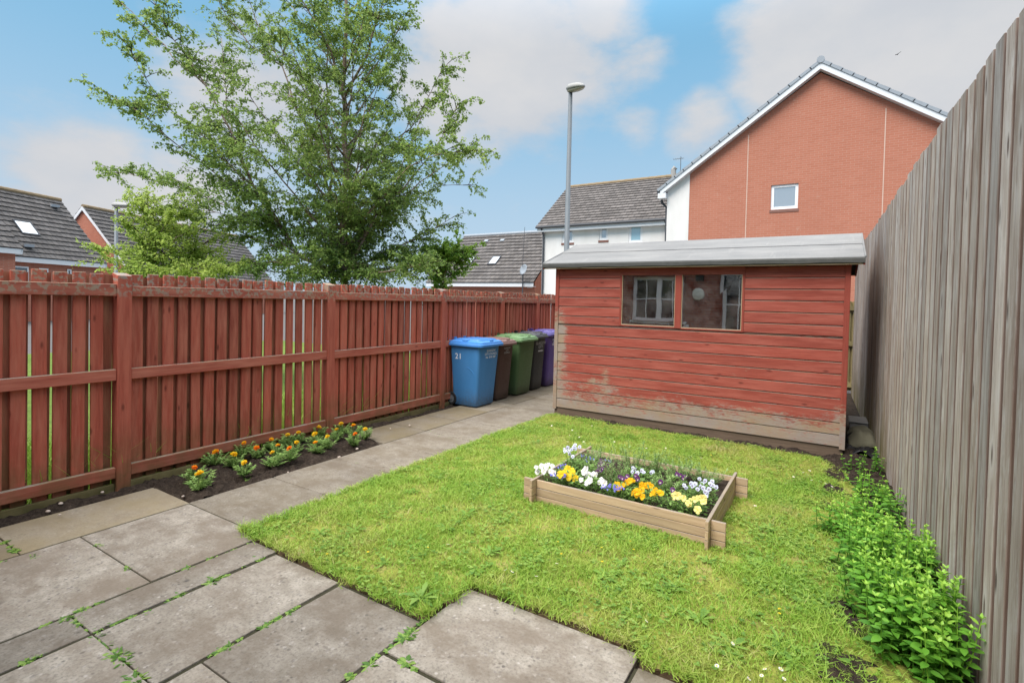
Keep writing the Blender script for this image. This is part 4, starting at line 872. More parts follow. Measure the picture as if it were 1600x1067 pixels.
seeds = [rosette('paving_weed', 12, .055, .26), rosette('paving_weed', 16, .042, .42), rosette('paving_weed', 14, .065, .2), rosette('paving_weed', 22, .034, .5)]
for q in seeds: tag(q, 'small green weed sprouting from a joint between the grey paving slabs', 'weed', 'weeds in the paving joints')
used = [False]*4
def weed(px, py, sc=1., kind=None):
    k = random.randrange(4) if kind is None else kind; p = gz(px, py, 0); rz = random.uniform(0, 6.28)
    if not used[k]: o = seeds[k]; used[k] = True; o.location = (p.x, p.y, -.004); o.rotation_euler = (0, 0, rz); o.scale = (sc,)*3
    else: o = dup(seeds[k], (p.x, p.y, -.004), rz, sc)
    return o
def wl_(a, b, n_, s0, s1, jit=2.4):
    n_ = int(n_*1.25); s0 *= .6; s1 *= .85
    for _ in range(n_):
        t = random.random(); weed(a[0]+(b[0]-a[0])*t+random.gauss(0, jit), a[1]+(b[1]-a[1])*t+random.gauss(0, jit*.6), random.uniform(s0, s1))
wl_((60, 980), (115, 963), 5, .5, .9); wl_((114, 961), (160, 938), 5, .5, .9); wl_((270, 893), (330, 870), 7, .5, .9); wl_((330, 870), (388, 850), 5, .4, .8); wl_((190, 925), (205, 918), 1, .5, .6)
wl_((5, 1050), (70, 1020), 7, .4, .8); wl_((150, 985), (232, 955), 9, .5, .95); wl_((262, 938), (310, 915), 5, .6, .9); wl_((325, 908), (362, 893), 6, .8, 1.2); wl_((375, 885), (425, 866), 6, .5, .9)
wl_((318, 1028), (385, 995), 8, .6, 1.); wl_((405, 982), (478, 940), 10, .6, 1.); wl_((545, 1055), (580, 1035), 4, .8, 1.1); wl_((590, 1025), (640, 990), 8, .8, 1.2); wl_((640, 985), (662, 970), 4, .5, .8)
wl_((118, 965), (140, 985), 4, .6, .9); wl_((150, 995), (170, 1010), 4, .8, 1.); wl_((180, 1020), (205, 1045), 5, .9, 1.3); wl_((200, 1048), (215, 1062), 4, .9, 1.3); wl_((5, 845), (28, 866), 5, .6, .9); wl_((0, 878), (60, 866), 4, .3, .6)
wl_((150, 848), (158, 852), 2, .7, .9); wl_((195, 882), (200, 888), 3, .6, .9); wl_((225, 808), (250, 800), 3, .4, .7); wl_((630, 1030), (650, 1045), 4, .9, 1.3); wl_((545, 722), (565, 726), 3, .3, .6); wl_((590, 735), (600, 738), 2, .4, .6); wl_((664, 672), (728, 690), 9, .25, .5); wl_((430, 745), (440, 752), 2, .3, .5); wl_((495, 772), (510, 778), 3, .3, .6); wl_((690, 668), (712, 656), 5, .2, .4)
bw = rosette('weed', 16, .12, .22, tilt=.5); bw.location = gz(658, 935, .02); tag(bw, 'large spiky leaved weed at the inner corner where lawn meets two slabs', 'weed')
bw2 = rosette('weed', 9, .10, .3, tilt=.3); p = gz(735, 805, 0); bw2.location = (-4.30, 2.62, .0); bw2.scale = (.6,)*3; tag(bw2, 'round leaved green weed at the front edge of the marigold bed', 'weed')
lw = rosette('lawn_weed', 11, .10, .26, 'clover', .4); tag(lw, 'flat rosette of long green leaves growing in the lawn', 'weed', 'leafy rosettes in the lawn'); first = True
for px, py in ((905, 800), (870, 815), (690, 800), (610, 790), (820, 840), (770, 860), (1105, 880), (1130, 930), (1240, 900), (1220, 1000), (1180, 960), (930, 880), (560, 830), (1040, 930), (880, 940), (990, 960), (1275, 840), (1250, 760), (720, 720), (780, 740), (650, 870), (1150, 1030), (1240, 1040), (1060, 895), (1010, 855), (700, 770), (950, 850), (500, 830), (835, 690), (1190, 880), (1290, 960), (1300, 1030), (1330, 980), (1260, 950), (1320, 900), (600, 880), (760, 790), (680, 740), (1200, 830), (1090, 970), *[(random.Random(k).uniform(560, 1290), random.Random(k+99).uniform(760, 1040)) for k in range(46)]):
    p0 = gz(px, py, 0)
    if not all(inpoly(np.array([[p0.x+dx, p0.y+dy]]), LAWN)[0] for dx in (-.12, .12) for dy in (-.13, .1)): continue
    if 800 < px < 1160 and 700 < py < 870: continue
    p = gz(px+random.uniform(-6, 6), py+random.uniform(-4, 4), .02); sc = random.uniform(.4, .95); rz = random.uniform(0, 6)
    if first: lw.location = p; lw.scale = (sc,)*3; lw.rotation_euler = (0, 0, rz); first = False
    else: dup(lw, p, rz, sc)
# daisies and buttercups
def daisy(name, m1, m2, R):
    mb = MB(); t = None
    for i in range(9):
        a = 2*PI*i/9; w = .3; mb.quad([(0, 0, 0), (R*.7*math.cos(a-w), R*.7*math.sin(a-w), .001), (R*math.cos(a), R*math.sin(a), .002), (R*.7*math.cos(a+w), R*.7*math.sin(a+w), .001)], 0)
    mb.quad([(R*.32*math.cos(t), R*.32*math.sin(t), .003) for t in np.linspace(0, 6.283, 8)[:-1]], 1); mb.tube([(0, 0, -.05), (0, 0, -.001)], .0012, 4, 2)
    return mb.build(name, [m1, m2, 'weed'])
ds = tag(daisy('daisy', 'daisy', 'daisy_eye', .012), 'small white daisy flower open in the lawn', 'daisy', 'daisies in the lawn'); first = True
dl = [(894, 672), (900, 676), (890, 680), (905, 683), (912, 690), (888, 690), (955, 672), (960, 690), (985, 683), (1010, 700), (925, 665), (1190, 722), (1255, 738), (1262, 742), (1250, 748), (1268, 750), (1228, 755), (1240, 745), (1282, 752), (1290, 755), (1300, 760), (1265, 735), (1180, 790), (790, 890), (800, 893), (838, 900), (1010, 970), (1170, 1060), (1190, 1055), (1195, 1045), (1220, 1045), (1145, 1005), (1120, 1040), (880, 700), (700, 850), (862, 665), (1040, 700), (1095, 715), (870, 880), (1225, 1060)]
for px, py in dl:
    p = gz(px, py, .05); 
    if first: ds.location = p; ds.rotation_euler = (.35, .1, 0); first = False
    else: o = dup(ds, p, random.uniform(0, 6), random.uniform(.8, 1.15)); o.rotation_euler = (random.uniform(.1, .6), random.uniform(-.3, .3), random.uniform(0, 6))
bc = tag(daisy('buttercup', 'p_yellow', 'p_yellow', .009), 'small yellow buttercup flower in the lawn', 'buttercup', 'buttercups in the lawn'); first = True
for px, py in ((511, 865), (669, 855), (872, 846), (985, 845), (990, 858), (1111, 711), (941, 877), (877, 865), (940, 855), (1218, 951), (1218, 958), (1270, 770), (575, 862)):
    p = gz(px, py, .045)
    if first: bc.location = p; first = False
    else: dup(bc, p, random.uniform(0, 6), random.uniform(.8, 1.2))
pb = MB()
for r_ in range(1): pb.rings([[(.02*math.cos(t)*s_, .015*math.sin(t)*s_, z) for t in np.linspace(0, 6.283, 9)[:-1]] for s_, z in ((.5, 0), (1, .006), (.8, .014), (.3, .018))])
peb = tag(pb.build('pebble', 'stone', smooth=True), 'small pale pebble lying on the dark soil beside the red fence', 'pebble', 'pebbles on the soil'); first = True
for px, py in ((95, 788), (93, 805), (286, 776), (558, 702), (450, 738), (160, 770), (530, 715), (640, 665), (610, 670), (75, 800)):
    p = gz(px, py, .02)
    if first: peb.location = p; first = False
    else: dup(peb, p, random.uniform(0, 6), random.uniform(.5, 1.))
# ---------------------------------------------------------------- wheelie bins (front faces +X)
def rrect(d, w, r, z, cx=0, n=4):
    out = []
    for k, (sx, sy) in enumerate(((1, 1), (-1, 1), (-1, -1), (1, -1))):
        for i in range(n+1):
            a = (k+i/n)*PI/2; out.append((cx+sx*(d/2-r)+r*math.cos(a), sy*(w/2-r)+r*math.sin(a), z))
    return out
def bin_(label, x, y, W, D, Hh, body, lid, rz=0., number=None):
    t = thing('wheelie_bin', label, 'bin', (x, y, .004), rz, 'wheelie bins by the red fence')
    mb = MB(); hb = Hh-.13
    # tapered body, origin under the middle of the base; the front leans outward
    bd, bw = D*.74, W*.80
    R_ = [rrect(bd-.03, bw-.03, .03, .012), rrect(bd, bw, .045, .03)]
    for f in (.15, .35, .55, .75, .9): R_.append(rrect(bd+(D*.93-bd)*f, bw+(W*.93-bw)*f, .05, .03+(hb-.03)*f, cx=.012*f))
    R_ += [rrect(D*.93, W*.93, .05, hb, .012), rrect(D*.98, W*.985, .05, hb+.006, .014), rrect(D*.98, W*.985, .05, hb+.035, .014), rrect(D*.9, W*.9, .05, hb+.036, .014)]
    mb.rings(R_, 0); b = mb.build('body', body, t, smooth=True); es = b.modifiers.new('e', 'EDGE_SPLIT'); es.split_angle = math.radians(50)
    fx = lambda z: .012*((z-.03)/(hb-.03))+(bd+(D*.93-bd)*(z-.03)/(hb-.03))/2
    fy = lambda z: (bw+(W*.93-bw)*(z-.03)/(hb-.03))/2
    ta, tb = math.atan2(fx(1)-fx(0), 1), math.atan2(fy(1)-fy(0), 1)
    # raised curved rib on the near side
    if number == 'rib':
        mb = MB(); pts = []
        for a in np.linspace(.15, 1.45, 12):
            z = hb*.50+.14*math.sin(a); xx = .02+.17*math.cos(a); pts.append((xx, -fy(z)-.001, z))
        mb.tube(pts, .006, 5); mb.build('side_rib', body, b)
    mb = MB(); z0 = hb+.02; cx = .03; Ld, Lw = D*1.09, W*1.07
    LR = [rrect(Ld-.02, Lw-.02, .06, z0-.02, cx), rrect(Ld, Lw, .065, z0-.018, cx), rrect(Ld, Lw, .065, z0+.012, cx), rrect(Ld-.012, Lw-.012, .06, z0+.02, cx), rrect(Ld-.03, Lw-.03, .06, z0+.024, cx), rrect(Ld-.036, Lw-.036, .06, z0+.042, cx), rrect(Ld-.10, Lw-.09, .07, z0+.062, cx), rrect(Ld-.17, Lw-.15, .05, z0+.066, cx-.005), rrect(Ld-.19, Lw-.17, .05, z0+.082, cx-.005), rrect(Ld-.24, Lw-.22, .04, z0+.088, cx-.005)]
    mb.rings(LR, 0); l = mb.build('lid', lid, t, smooth=True); es = l.modifiers.new('e', 'EDGE_SPLIT'); es.split_angle = math.radians(35)
    mb = MB()
    for sy in (-1, 1):
        mb.box(cx-.05, cx+.05, sy*(Lw/2-.055)-.028, sy*(Lw/2-.055)+.028, z0+.05, z0+.078, 0, dz=(-.006, -.006, 0, 0) if sy < 0 else (0, 0, -.006, -.006))
    mb.box(cx+Ld/2-.09, cx+Ld/2-.035, -.05, .05, z0+.05, z0+.072, 0); mb.build('lid_grip', lid, l, bevel=.006, seg=2)
    mb = MB(); xb = -D*.49-.055; zz = z0+.085
    mb.tube([(xb+.05, -W*.40, zz-.05), (xb, -W*.40, zz-.01), (xb, -W*.40+.02, zz), (xb, W*.40-.02, zz), (xb, W*.40, zz-.01), (xb+.05, W*.40, zz-.05)], .017, 8)
    for yy in (-.12, .12): mb.box(xb-.005, xb+.08, yy-.02, yy+.02, zz-.04, zz+.012, 0)
    mb.build('handle', lid if lid == 'b_bluelid' else body, t, smooth=False)
    mb = MB(); mb.tube([(-bd/2-.02, -W*.36, .1), (-bd/2-.02, W*.36, .1)], .011, 8); mb.box(-bd/2-.035, -bd/2+.02, -W*.27, W*.27, .07, .15, 0); mb.build('axle', body, t)
    for sy in (-1, 1):
        mb = MB(); yy = sy*W*.385; n_ = 24
        rr = lambda r, y_: [(-bd/2-.02+r*math.cos(2*PI*j/n_), y_, .1+r*math.sin(2*PI*j/n_)) for j in range(n_)]
        mb.rings([rr(.062, yy-.022), rr(.09, yy-.024), rr(.1, yy-.014), rr(.1, yy+.014), rr(.09, yy+.024), rr(.062, yy+.022)], 0); w = mb.build('wheel', 'rubber', t, smooth=False)
        mb = MB(); mb.rings([rr(.06, yy-.026), rr(.05, yy-.023), rr(.03, yy-.023), rr(.026, yy-.03), rr(.012, yy-.03)], 0, False, True) if sy < 0 else mb.rings([rr(.06, yy+.026), rr(.05, yy+.023), rr(.03, yy+.023), rr(.026, yy+.03), rr(.012, yy+.03)], 0, False, True)
        mb.build('hub', 'wheelgrey', w)
    side = lambda xx, z: ((xx, -fy(z)-.0015, z), (PI/2+tb, 0, 0)); front = lambda yy, z: ((fx(z)+.0015, yy, z), (PI/2+ta, 0, PI/2))
    return t, b, side, front, hb
t, b, side, front, hb = bin_('bright blue wheelie bin with a white number 21 on its side, nearest the camera', -4.70, 6.50, .60, .60, 1.05, 'b_blue', 'b_bluelid', .0, 'rib')
text('21', .12, 'decal', b, 'number', *side(-.10, .755), spacing=1.12); l = front(.04, .80); text('GLASGOW\nCITY COUNCIL\nNo  0141 287', .047, 'decal', b, 'lettering', *l, line=1.05)
t, b, side, front, hb = bin_('dark brown wheelie bin between the blue one and the green one', -4.735, 7.08, .48, .54, 1.03, 'b_brown', 'b_brownlid', .0)
text('GLASGOW\nCITY\nCOUNCIL', .038, 'decal_worn', b, 'lettering', *front(.02, .81), line=1.0)
t, b, side, front, hb = bin_('green wheelie bin with a pale green lid, third from the camera', -4.725, 7.72, .58, .56, 1.06, 'b_green', 'b_greenlid', .0)
text('GLASGOW', .05, 'b_greenlid', b, 'lettering', *front(.03, .74))
t, b, side, front, hb = bin_('black wheelie bin with worn white lettering behind the green one', -4.745, 8.30, .48, .46, 1.08, 'b_black', 'b_blacklid', .0)
text('GLASGOW\nCITY', .075, 'decal_worn', b, 'lettering', *front(.03, .82), line=.9)
mb = MB(); mb.box(front(0, .7)[0][0]-.004, front(0, .7)[0][0]+.002, -.05, .12, .70, .725, 0); o = mb.build('label_strip', 'decal_worn', b)
t, b, side, front, hb = bin_('purple wheelie bin farthest along the path, half hidden by the shed', -4.735, 8.87, .52, .46, 1.10, 'b_purple', 'b_purplelid', .0)
text('21', .17, 'decal', b, 'number', *front(-.02, .84))
# ---------------------------------------------------------------- sack, sheet and crate beside the shed
sk = thing('sack', 'flattened dirty grey green sack lying between shed and grey fence', 'sack', (.36, 7.45, 0))
nx, ny = 18, 30; V = []
for j in range(ny):
    for i in range(nx):
        u, v = i/(nx-1)*2-1, j/(ny-1)*2-1
        hgt = .17*(1-abs(u)**3)*(1-abs(v)**5)+.02*math.sin(v*6+u*2)*(1-u*u)+.03*math.exp(-((v+.1)/.08)**2)*-1+.012*math.sin(u*9+v*3); V.append((u*.17*(1-.12*abs(v)**3), v*.42*(1-.1*abs(u)**3), .05+hgt*.75*(1.1-.2*v)))
ii = np.arange(nx*ny).reshape(ny, nx); Fc = np.stack([ii[:-1, :-1], ii[:-1, 1:], ii[1:, 1:], ii[1:, :-1]], -1).reshape(-1, 4)
o = npmesh('sack_body', np.array(V), Fc, rng.random(len(Fc)), 'sack', sk, smooth=True); o.modifiers.new('s', 'SOLIDIFY').thickness = .02
mb = MB(); nx, ny = 14, 16; V = []
for j in range(ny):
    for i in range(nx):
        u, v = i/(nx-1)*2-1, j/(ny-1)*2-1; V.append((.34+u*.16, 7.08+v*.34, .03+.07*max(0, v)+.03*math.sin(u*5+v*4)*math.cos(v*7)+.03*(1-u*u)))
ii = np.arange(nx*ny).reshape(ny, nx); Fc = np.stack([ii[:-1, :-1], ii[:-1, 1:], ii[1:, 1:], ii[1:, :-1]], -1).reshape(-1, 4)
o = npmesh('plastic_sheet', np.array(V), Fc, rng.random(len(Fc)), 'blacksheet', smooth=True); o.modifiers.new('s', 'SOLIDIFY').thickness = .006; tag(o, 'crumpled black plastic sheet under the front of the sack by the shed', 'plastic sheet')
bx = thing('storage_box', 'pale grey box standing behind the sack beside the shed', 'box', (.36, 8.25, 0))
mb = MB(); mb.box(-.12, .12, -.2, .2, 0, .13, 0); mb.build('box_body', 'lightgrey', bx, bevel=.01); mb = MB(); mb.box(-.13, .13, -.21, .21, .1325, .155, 0); mb.build('lid', 'lightgrey', bx, bevel=.008)
# ---------------------------------------------------------------- trees
def tree(name, label, cat, base, limbs, twigmat, leafm, twig_n, twig_len, leaf, per, droop, r_trunk, low_dense=None, rscale=(0, 1), start=.12, spread=1., group=None, tone=None):
    """limbs: list of (points, radius0); twigs hang from the limbs and carry single leaves"""
    t = thing(name, label, cat, tuple(base), group=group); mb = MB(); tw = MB(); C, D = [], []; bv = Vector(base)
    def wig(pts, k):
        out = [Vector(pts[0])]
        for a, b in zip(pts, pts[1:]):
            a, b = Vector(a), Vector(b); n_ = max(2, int((b-a).length/.35))
            for i in range(1, n_+1): out.append(a.lerp(b, i/n_)+Vector((random.gauss(0, k), random.gauss(0, k), random.gauss(0, k*.5)))*(1 if i < n_ else .3))
        return out
    def twig(p, d, ln, lev):
        pts = [p]; q = p.copy(); dd = d.copy(); n_ = max(3, int(ln/.12))
        for i in range(n_):
            dd = (dd+Vector((random.gauss(0, .16), random.gauss(0, .16), random.gauss(0, .12)-droop*(i/n_)*(.5 if lev else 1)))).normalized(); q = q+dd*(ln/n_); pts.append(q.copy())
        tw.tube([x-bv for x in pts], list(np.linspace(.0075 if lev else .004, .0018, len(pts))), 4 if lev else 3, cap=False)
        for i in range(1, len(pts)):
            f = i/len(pts)
            if lev:
                for _ in range(2 if random.random() < .8 else 1):
                    a = random.uniform(0, 6.28); sd = (dd+Vector((math.cos(a), math.sin(a), random.uniform(-.5, .5)))*.9*spread).normalized(); twig(pts[i], sd, ln*random.uniform(.25, .55), 0)
            else:
                for _ in range(per): C.append(pts[i].lerp(pts[i-1], random.random())-bv+Vector((random.gauss(0, .02), random.gauss(0, .02), random.gauss(0, .02)))); D.append((random.gauss(0, 1), random.gauss(0, 1), random.gauss(-.7, .6)))
    for pts, r0, st, dens, lnk in limbs:
        P = wig(pts, .025); L = [0]
        for a, b in zip(P, P[1:]): L.append(L[-1]+(b-a).length)
        mb.tube([p-bv for p in P], [max(.006, r0*(1-.9*l/L[-1])) for l in L], 8 if r0 > .04 else 6)
        n_ = int(L[-1]*twig_n*dens)
        for _ in range(n_):
            f = st+(1-st)*random.random(); s_ = f*L[-1]; i = max(k for k in range(len(L)) if L[k] <= s_); i = min(i, len(P)-2); p = P[i].lerp(P[i+1], (s_-L[i])/(L[i+1]-L[i]+1e-6)); ax = (P[i+1]-P[i]).normalized()
            a = random.uniform(0, 6.28); side_ = Vector((math.cos(a), math.sin(a), random.uniform(-.1, .7))); d = (ax*.55+side_*.9*spread).normalized(); ln = twig_len*lnk*random.uniform(.5, 1.15)*(1-.45*f)
            twig(p, d, ln, 1)
        twig(P[-1], ax, twig_len*.35, 1)
    mb.build('trunk', 'bark', t, smooth=True); tw.build('twigs', twigmat, t)
    C = np.array([tuple(c) for c in C]); D = unit(np.array(D)); n = len(C); L = leaf*rng.uniform(.65, 1.25, n); up = unit(np.stack([rng.normal(0, .8, n), rng.normal(0, .8, n), np.ones(n)], -1))
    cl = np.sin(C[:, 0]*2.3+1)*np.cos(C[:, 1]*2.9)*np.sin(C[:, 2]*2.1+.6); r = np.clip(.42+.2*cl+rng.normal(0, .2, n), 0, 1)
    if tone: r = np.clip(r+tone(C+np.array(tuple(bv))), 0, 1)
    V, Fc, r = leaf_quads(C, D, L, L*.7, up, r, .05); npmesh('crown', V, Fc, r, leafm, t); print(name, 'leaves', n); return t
TD = 9.6
def tp(px, py, dd=0.): return gd(px, py, TD+dd)
base = tp(538, 440); base.z = -.1
tb = Vector((base.x, base.y, -.1)); base2 = tb+Vector((-.35, .2, 0))
limbs = [([tb, tp(538, 400), tp(537, 300), tp(538, 200), tp(537, 110), tp(541, 0), tp(545, -110), tp(548, -190)], .085, .36, .5, .7),
         ([base2, tp(520, 400, .2), tp(514, 250, .3), tp(508, 120, .3), tp(512, -20, .3)], .05, .4, .7, .65),
         ([tp(533, 430), tp(463, 396, -.3), tp(391, 279, -.7), tp(323, 135, -1.), tp(265, 55, -1.2), tp(235, -10, -1.3)], .036, .12, 1.9, .72),
         ([tp(535, 340), tp(512, 292, .3), tp(485, 216, .7), tp(440, 103, .9), tp(400, 31, 1.), tp(375, -40, 1.)], .034, .15, 1.5, .7),
         ([tp(538, 190), tp(535, 130, -.3), tp(517, 81, -.4), tp(472, 0, -.7), tp(450, -70, -.8)], .03, .12, .9, .65),
         ([tp(539, 150), tp(575, 85, -.3), tp(593, 22, -.4), tp(610, -50, -.4)], .028, .12, .9, .65),
         ([tp(539, 330), tp(580, 252, .4), tp(643, 200, .6), tp(680, 130, .8), tp(700, 100, .8)], .022, .15, 1.7, .62),
         ([tp(539, 400), tp(590, 340, -.4), tp(650, 270, -.7), tp(690, 215, -.8), tp(715, 165, -.8)], .022, .15, 1.8, .65),
         ([tp(415, 310, -.6), tp(340, 240, -.9), tp(270, 175, -1.1), tp(220, 110, -1.2), tp(200, 70, -1.2)], .016, .1, 1.6, .62),
         ([tp(440, 350, -.3), tp(360, 290, -.6), tp(280, 230, -.8), tp(215, 175, -.9), tp(170, 148, -.9)], .016, .1, 1.7, .58),
         ([tp(450, 370, .4), tp(370, 330, .6), tp(290, 295, .8), tp(215, 275, .9), tp(175, 270, .9)], .016, .1, 1.8, .58),
         ([tp(323, 135, -1.), tp(270, 90, -.6), tp(215, 30, -.4), tp(190, 5, -.3)], .014, .1, .8, .45),
         ([tp(391, 279, -.7), tp(360, 190, .2), tp(350, 120, .5), tp(345, 60, .7)], .018, .1, 1.7, .65),
         ([tp(440, 103, .9), tp(390, 70, 1.2), tp(345, 10, 1.4), tp(325, -40, 1.4)], .018, .1, 1.6, .65),
         ([tp(463, 396, -.3), tp(400, 350, .1), tp(330, 330, .3), tp(260, 330, .4)], .016, .1, 1.9, .65),
         ([tp(455, 385, .3), tp(420, 320, -.9), tp(360, 260, -1.4), tp(320, 220, -1.6)], .016, .1, 1.8, .65),
         ([tp(560, 380, .3), tp(630, 320, .9), tp(690, 290, 1.2), tp(732, 290, 1.3)], .018, .1, 1.9, .62),
         ([tp(560, 350, -.3), tp(640, 260, -1.2), tp(690, 240, -1.5), tp(738, 235, -1.6)], .018, .1, 1.8, .6),
         ([tp(500, 415), tp(430, 385, .3), tp(370, 360, .5), tp(325, 350, .5)], .026, .1, 2.2, .7),
         ([tp(537, 425), tp(600, 395, .3), tp(660, 370, .6), tp(705, 340, .7)], .026, .15, 2.2, .7),
         ([tp(536, 432), tp(480, 418, -.9), tp(430, 410, -1.4)], .024, .1, 2.4, .7), ([tp(537, 432), tp(600, 425, -.8), tp(670, 410, -1.2)], .024, .1, 2.4, .7),
         ([tp(537, 420), tp(430, 425, .5), tp(360, 420, .8)], .022, .1, 2.3, .7), ([tp(537, 420), tp(620, 420, .5), tp(690, 395, .8)], .022, .1, 2.3, .7),
         ([tp(541, 0), tp(440, -60, .3), tp(400, -90, .3)], .02, .1, .8, .8), ([tp(539, 30), tp(600, -40, .3), tp(640, -90, .4)], .02, .1, .8, .8)]
rt = random.Random(5)      # ascending boughs all round the trunk
for k in range(30):
    f = k/29; py = 420-340*f; a = k*2.4+rt.uniform(-.3, .3); ln = (2.9-1.5*f)*rt.uniform(.8, 1.15); p = tp(538, py); el = rt.uniform(.75, 1.25)
    pts = [p]; d = Vector((math.cos(a), math.sin(a), el))
    for q in range(4): pts.append(pts[-1]+d.normalized()*(ln/4)); d.z += rt.uniform(-.1, .3)
    limbs.append((pts, .026-.01*f, .25, 1.0, .62))
for k in range(16):        # short leafy shoots low on the trunk
    a = k*2.4+rt.uniform(-.3, .3); p = tp(537, 440-7*k); d = Vector((math.cos(a), math.sin(a), rt.uniform(.1, .6))); ln = rt.uniform(.5, 1.0)
    limbs.append(([p, p+d*ln*.5, p+d*ln+Vector((0, 0, .1))], .014, .05, 2.6, .6))
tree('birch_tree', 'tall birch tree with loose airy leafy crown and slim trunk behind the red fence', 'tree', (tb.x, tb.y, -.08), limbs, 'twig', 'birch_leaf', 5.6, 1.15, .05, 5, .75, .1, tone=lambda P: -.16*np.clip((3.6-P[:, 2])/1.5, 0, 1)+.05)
bb = gd(232, 430, 9.4); bb.z = -.08
def bp(px, py, dd=0.): return gd(px, py, 9.4+dd)
limbs = [([bb, bp(232, 415), bp(236, 350), bp(232, 318)], .03, .55, 1.5, .6), ([bp(233, 430), bp(205, 400, .2), bp(165, 392, .3)], .012, .2, .9, .4), ([bp(233, 425), bp(270, 380, -.2), bp(290, 365, -.2)], .015, .2, 1.4, .6),
         ([bp(233, 430), bp(215, 360, -.3), bp(210, 345, -.3)], .015, .3, .9, .4), ([bp(233, 420), bp(255, 360, .3), bp(262, 335, .3)], .015, .3, 1.3, .55), ([bp(233, 440), bp(280, 420, .2), bp(315, 400, .2)], .015, .1, 2.2, .7), ([bp(233, 435), bp(290, 400, .3), bp(325, 375, .4)], .014, .1, 2., .6), ([bp(233, 440), bp(290, 430, -.3), bp(345, 420, -.3)], .014, .1, 2.2, .7), ([bp(236, 400), bp(265, 340, -.2), bp(285, 325, -.2)], .012, .2, 1.5, .5), ([bp(233, 440), bp(190, 425, .2), bp(165, 405, .2)], .012, .2, .9, .4)]
tree('young_tree', 'small yellow green young tree behind the red fence in front of brick houses', 'tree', tuple(bb), limbs, 'twig', 'lime_leaf', 10, 1.2, .05, 5, .15, .03)
sb = gd(690, 440, 10.6); sb.z = -.08
def qp(px, py, dd=0.): return gd(px, py, 10.6+dd)
limbs = [([sb, qp(690, 440), qp(690, 395)], .03, .4, 1.8, .6), ([qp(690, 445), qp(720, 410), qp(732, 392)], .018, .2, 1.8, .6), ([qp(690, 445), qp(655, 415, .3), qp(640, 400, .3)], .018, .2, 1.8, .6), ([qp(690, 440), qp(705, 400, -.3), qp(715, 385, -.3)], .018, .2, 1.8, .55), ([qp(690, 440), qp(675, 400, -.3), qp(668, 392, -.3)], .018, .2, 1.8, .55)]
tree('shrub', 'bright green leafy shrub behind the red fence at the right foot of the birch', 'shrub', tuple(sb), limbs, 'twig', 'shrub_leaf', 10, .85, .065, 4, .2, .03)
# ---------------------------------------------------------------- houses
def tiled(mbx, a, b, c, d, course=.30, m=0, lift=.034, u0=0.):
    """stepped tile courses on the slope a-b (eave, left to right) up to d-c (ridge)"""
    a, b, c, d = map(Vector, (a, b, c, d)); nrm = (b-a).cross(d-a).normalized(); n_ = max(3, int((d-a).length/course)); Lw = (b-a).length
    for i in range(n_):
        f0, f1 = i/n_, (i+1)/n_; p0, p1, q1, q0 = a.lerp(d, f0)+nrm*lift, b.lerp(c, f0)+nrm*lift, b.lerp(c, f1)+nrm*.002, a.lerp(d, f1)+nrm*.002
        sl_ = (d-a).dot((b-a).normalized()); o0, o1 = sl_*f0, sl_*f1; w0, w1 = (p1-p0).length, (q1-q0).length
        mbx.quad([p0, p1, q1, q0], m, None, 0, [(u0+o0, i+.05), (u0+o0+w0, i+.05), (u0+o1+w1, i+.95), (u0+o1, i+.95)])
        lo0, lo1 = p0-nrm*lift*1.3, p1-nrm*lift*1.3
        mbx.quad([lo0, lo1, p1, p0], m, None, 0, [(u0+o0, i+.01), (u0+o0+w0, i+.01), (u0+o0+w0, i+.02), (u0+o0, i+.02)])
def window_on(par, x0, x1, y, z0, z1, fr=.07, sill=True, pane='pane', proj=.0, cut=.09, bar=None, pv=None):
    """window facing -Y, set in a wall whose face is at y (a shallow recess frame is modelled proud of a dark reveal)"""
    mb = MB()
    ya, yb = y-.012, y+.05
    mb.box(x0, x1, ya, yb, z0, z0+fr, 0); mb.box(x0, x1, ya, yb, z1-fr, z1, 0); mb.box(x0, x0+fr, ya, yb, z0+fr, z1-fr, 0); mb.box(x1-fr, x1, ya, yb, z0+fr, z1-fr, 0)
    w = mb.build('window', 'upvc', par, bevel=.006)
    mb = MB(); mb.quad([(x0+fr, y+.012, z0+fr), (x1-fr, y+.012, z0+fr), (x1-fr, y+.012, z1-fr), (x0+fr, y+.012, z1-fr)]); mb.build('pane', pane, w)
    if sill: mb = MB(); mb.box(x0-.03, x1+.03, y-.075, y+.02, z0-.11, z0-.004, 0); mb.build('sill', 'sill', w, bevel=.004)
    return w
def wall_hole(mbx, x0, x1, z0, z1, y, holes, m=0):
    """flat wall facing -Y with rectangular openings"""
    xs = sorted({x0, x1, *[h_[0] for h_ in holes], *[h_[1] for h_ in holes]}); zs = sorted({z0, z1, *[h_[2] for h_ in holes], *[h_[3] for h_ in holes]})
    for xa_, xb_ in zip(xs, xs[1:]):
        for za, zb in zip(zs, zs[1:]):
            cxm, czm = (xa_+xb_)/2, (za+zb)/2
            if any(h_[0] < cxm < h_[1] and h_[2] < czm < h_[3] for h_ in holes): continue
            mbx.quad([(xa_, y, za), (xb_, y, za), (xb_, y, zb), (xa_, y, zb)], m)
    for h_ in holes:
        a, b, c, d = h_; e = y+.12
        mbx.quad([(a, y, c), (a, e, c), (a, e, d), (a, y, d)], m); mbx.quad([(b, y, c), (b, y, d), (b, e, d), (b, e, c)], m); mbx.quad([(a, y, d), (a, e, d), (b, e, d), (b, y, d)], m); mbx.quad([(a, y, c), (b, y, c), (b, e, c), (a, e, c)], m)
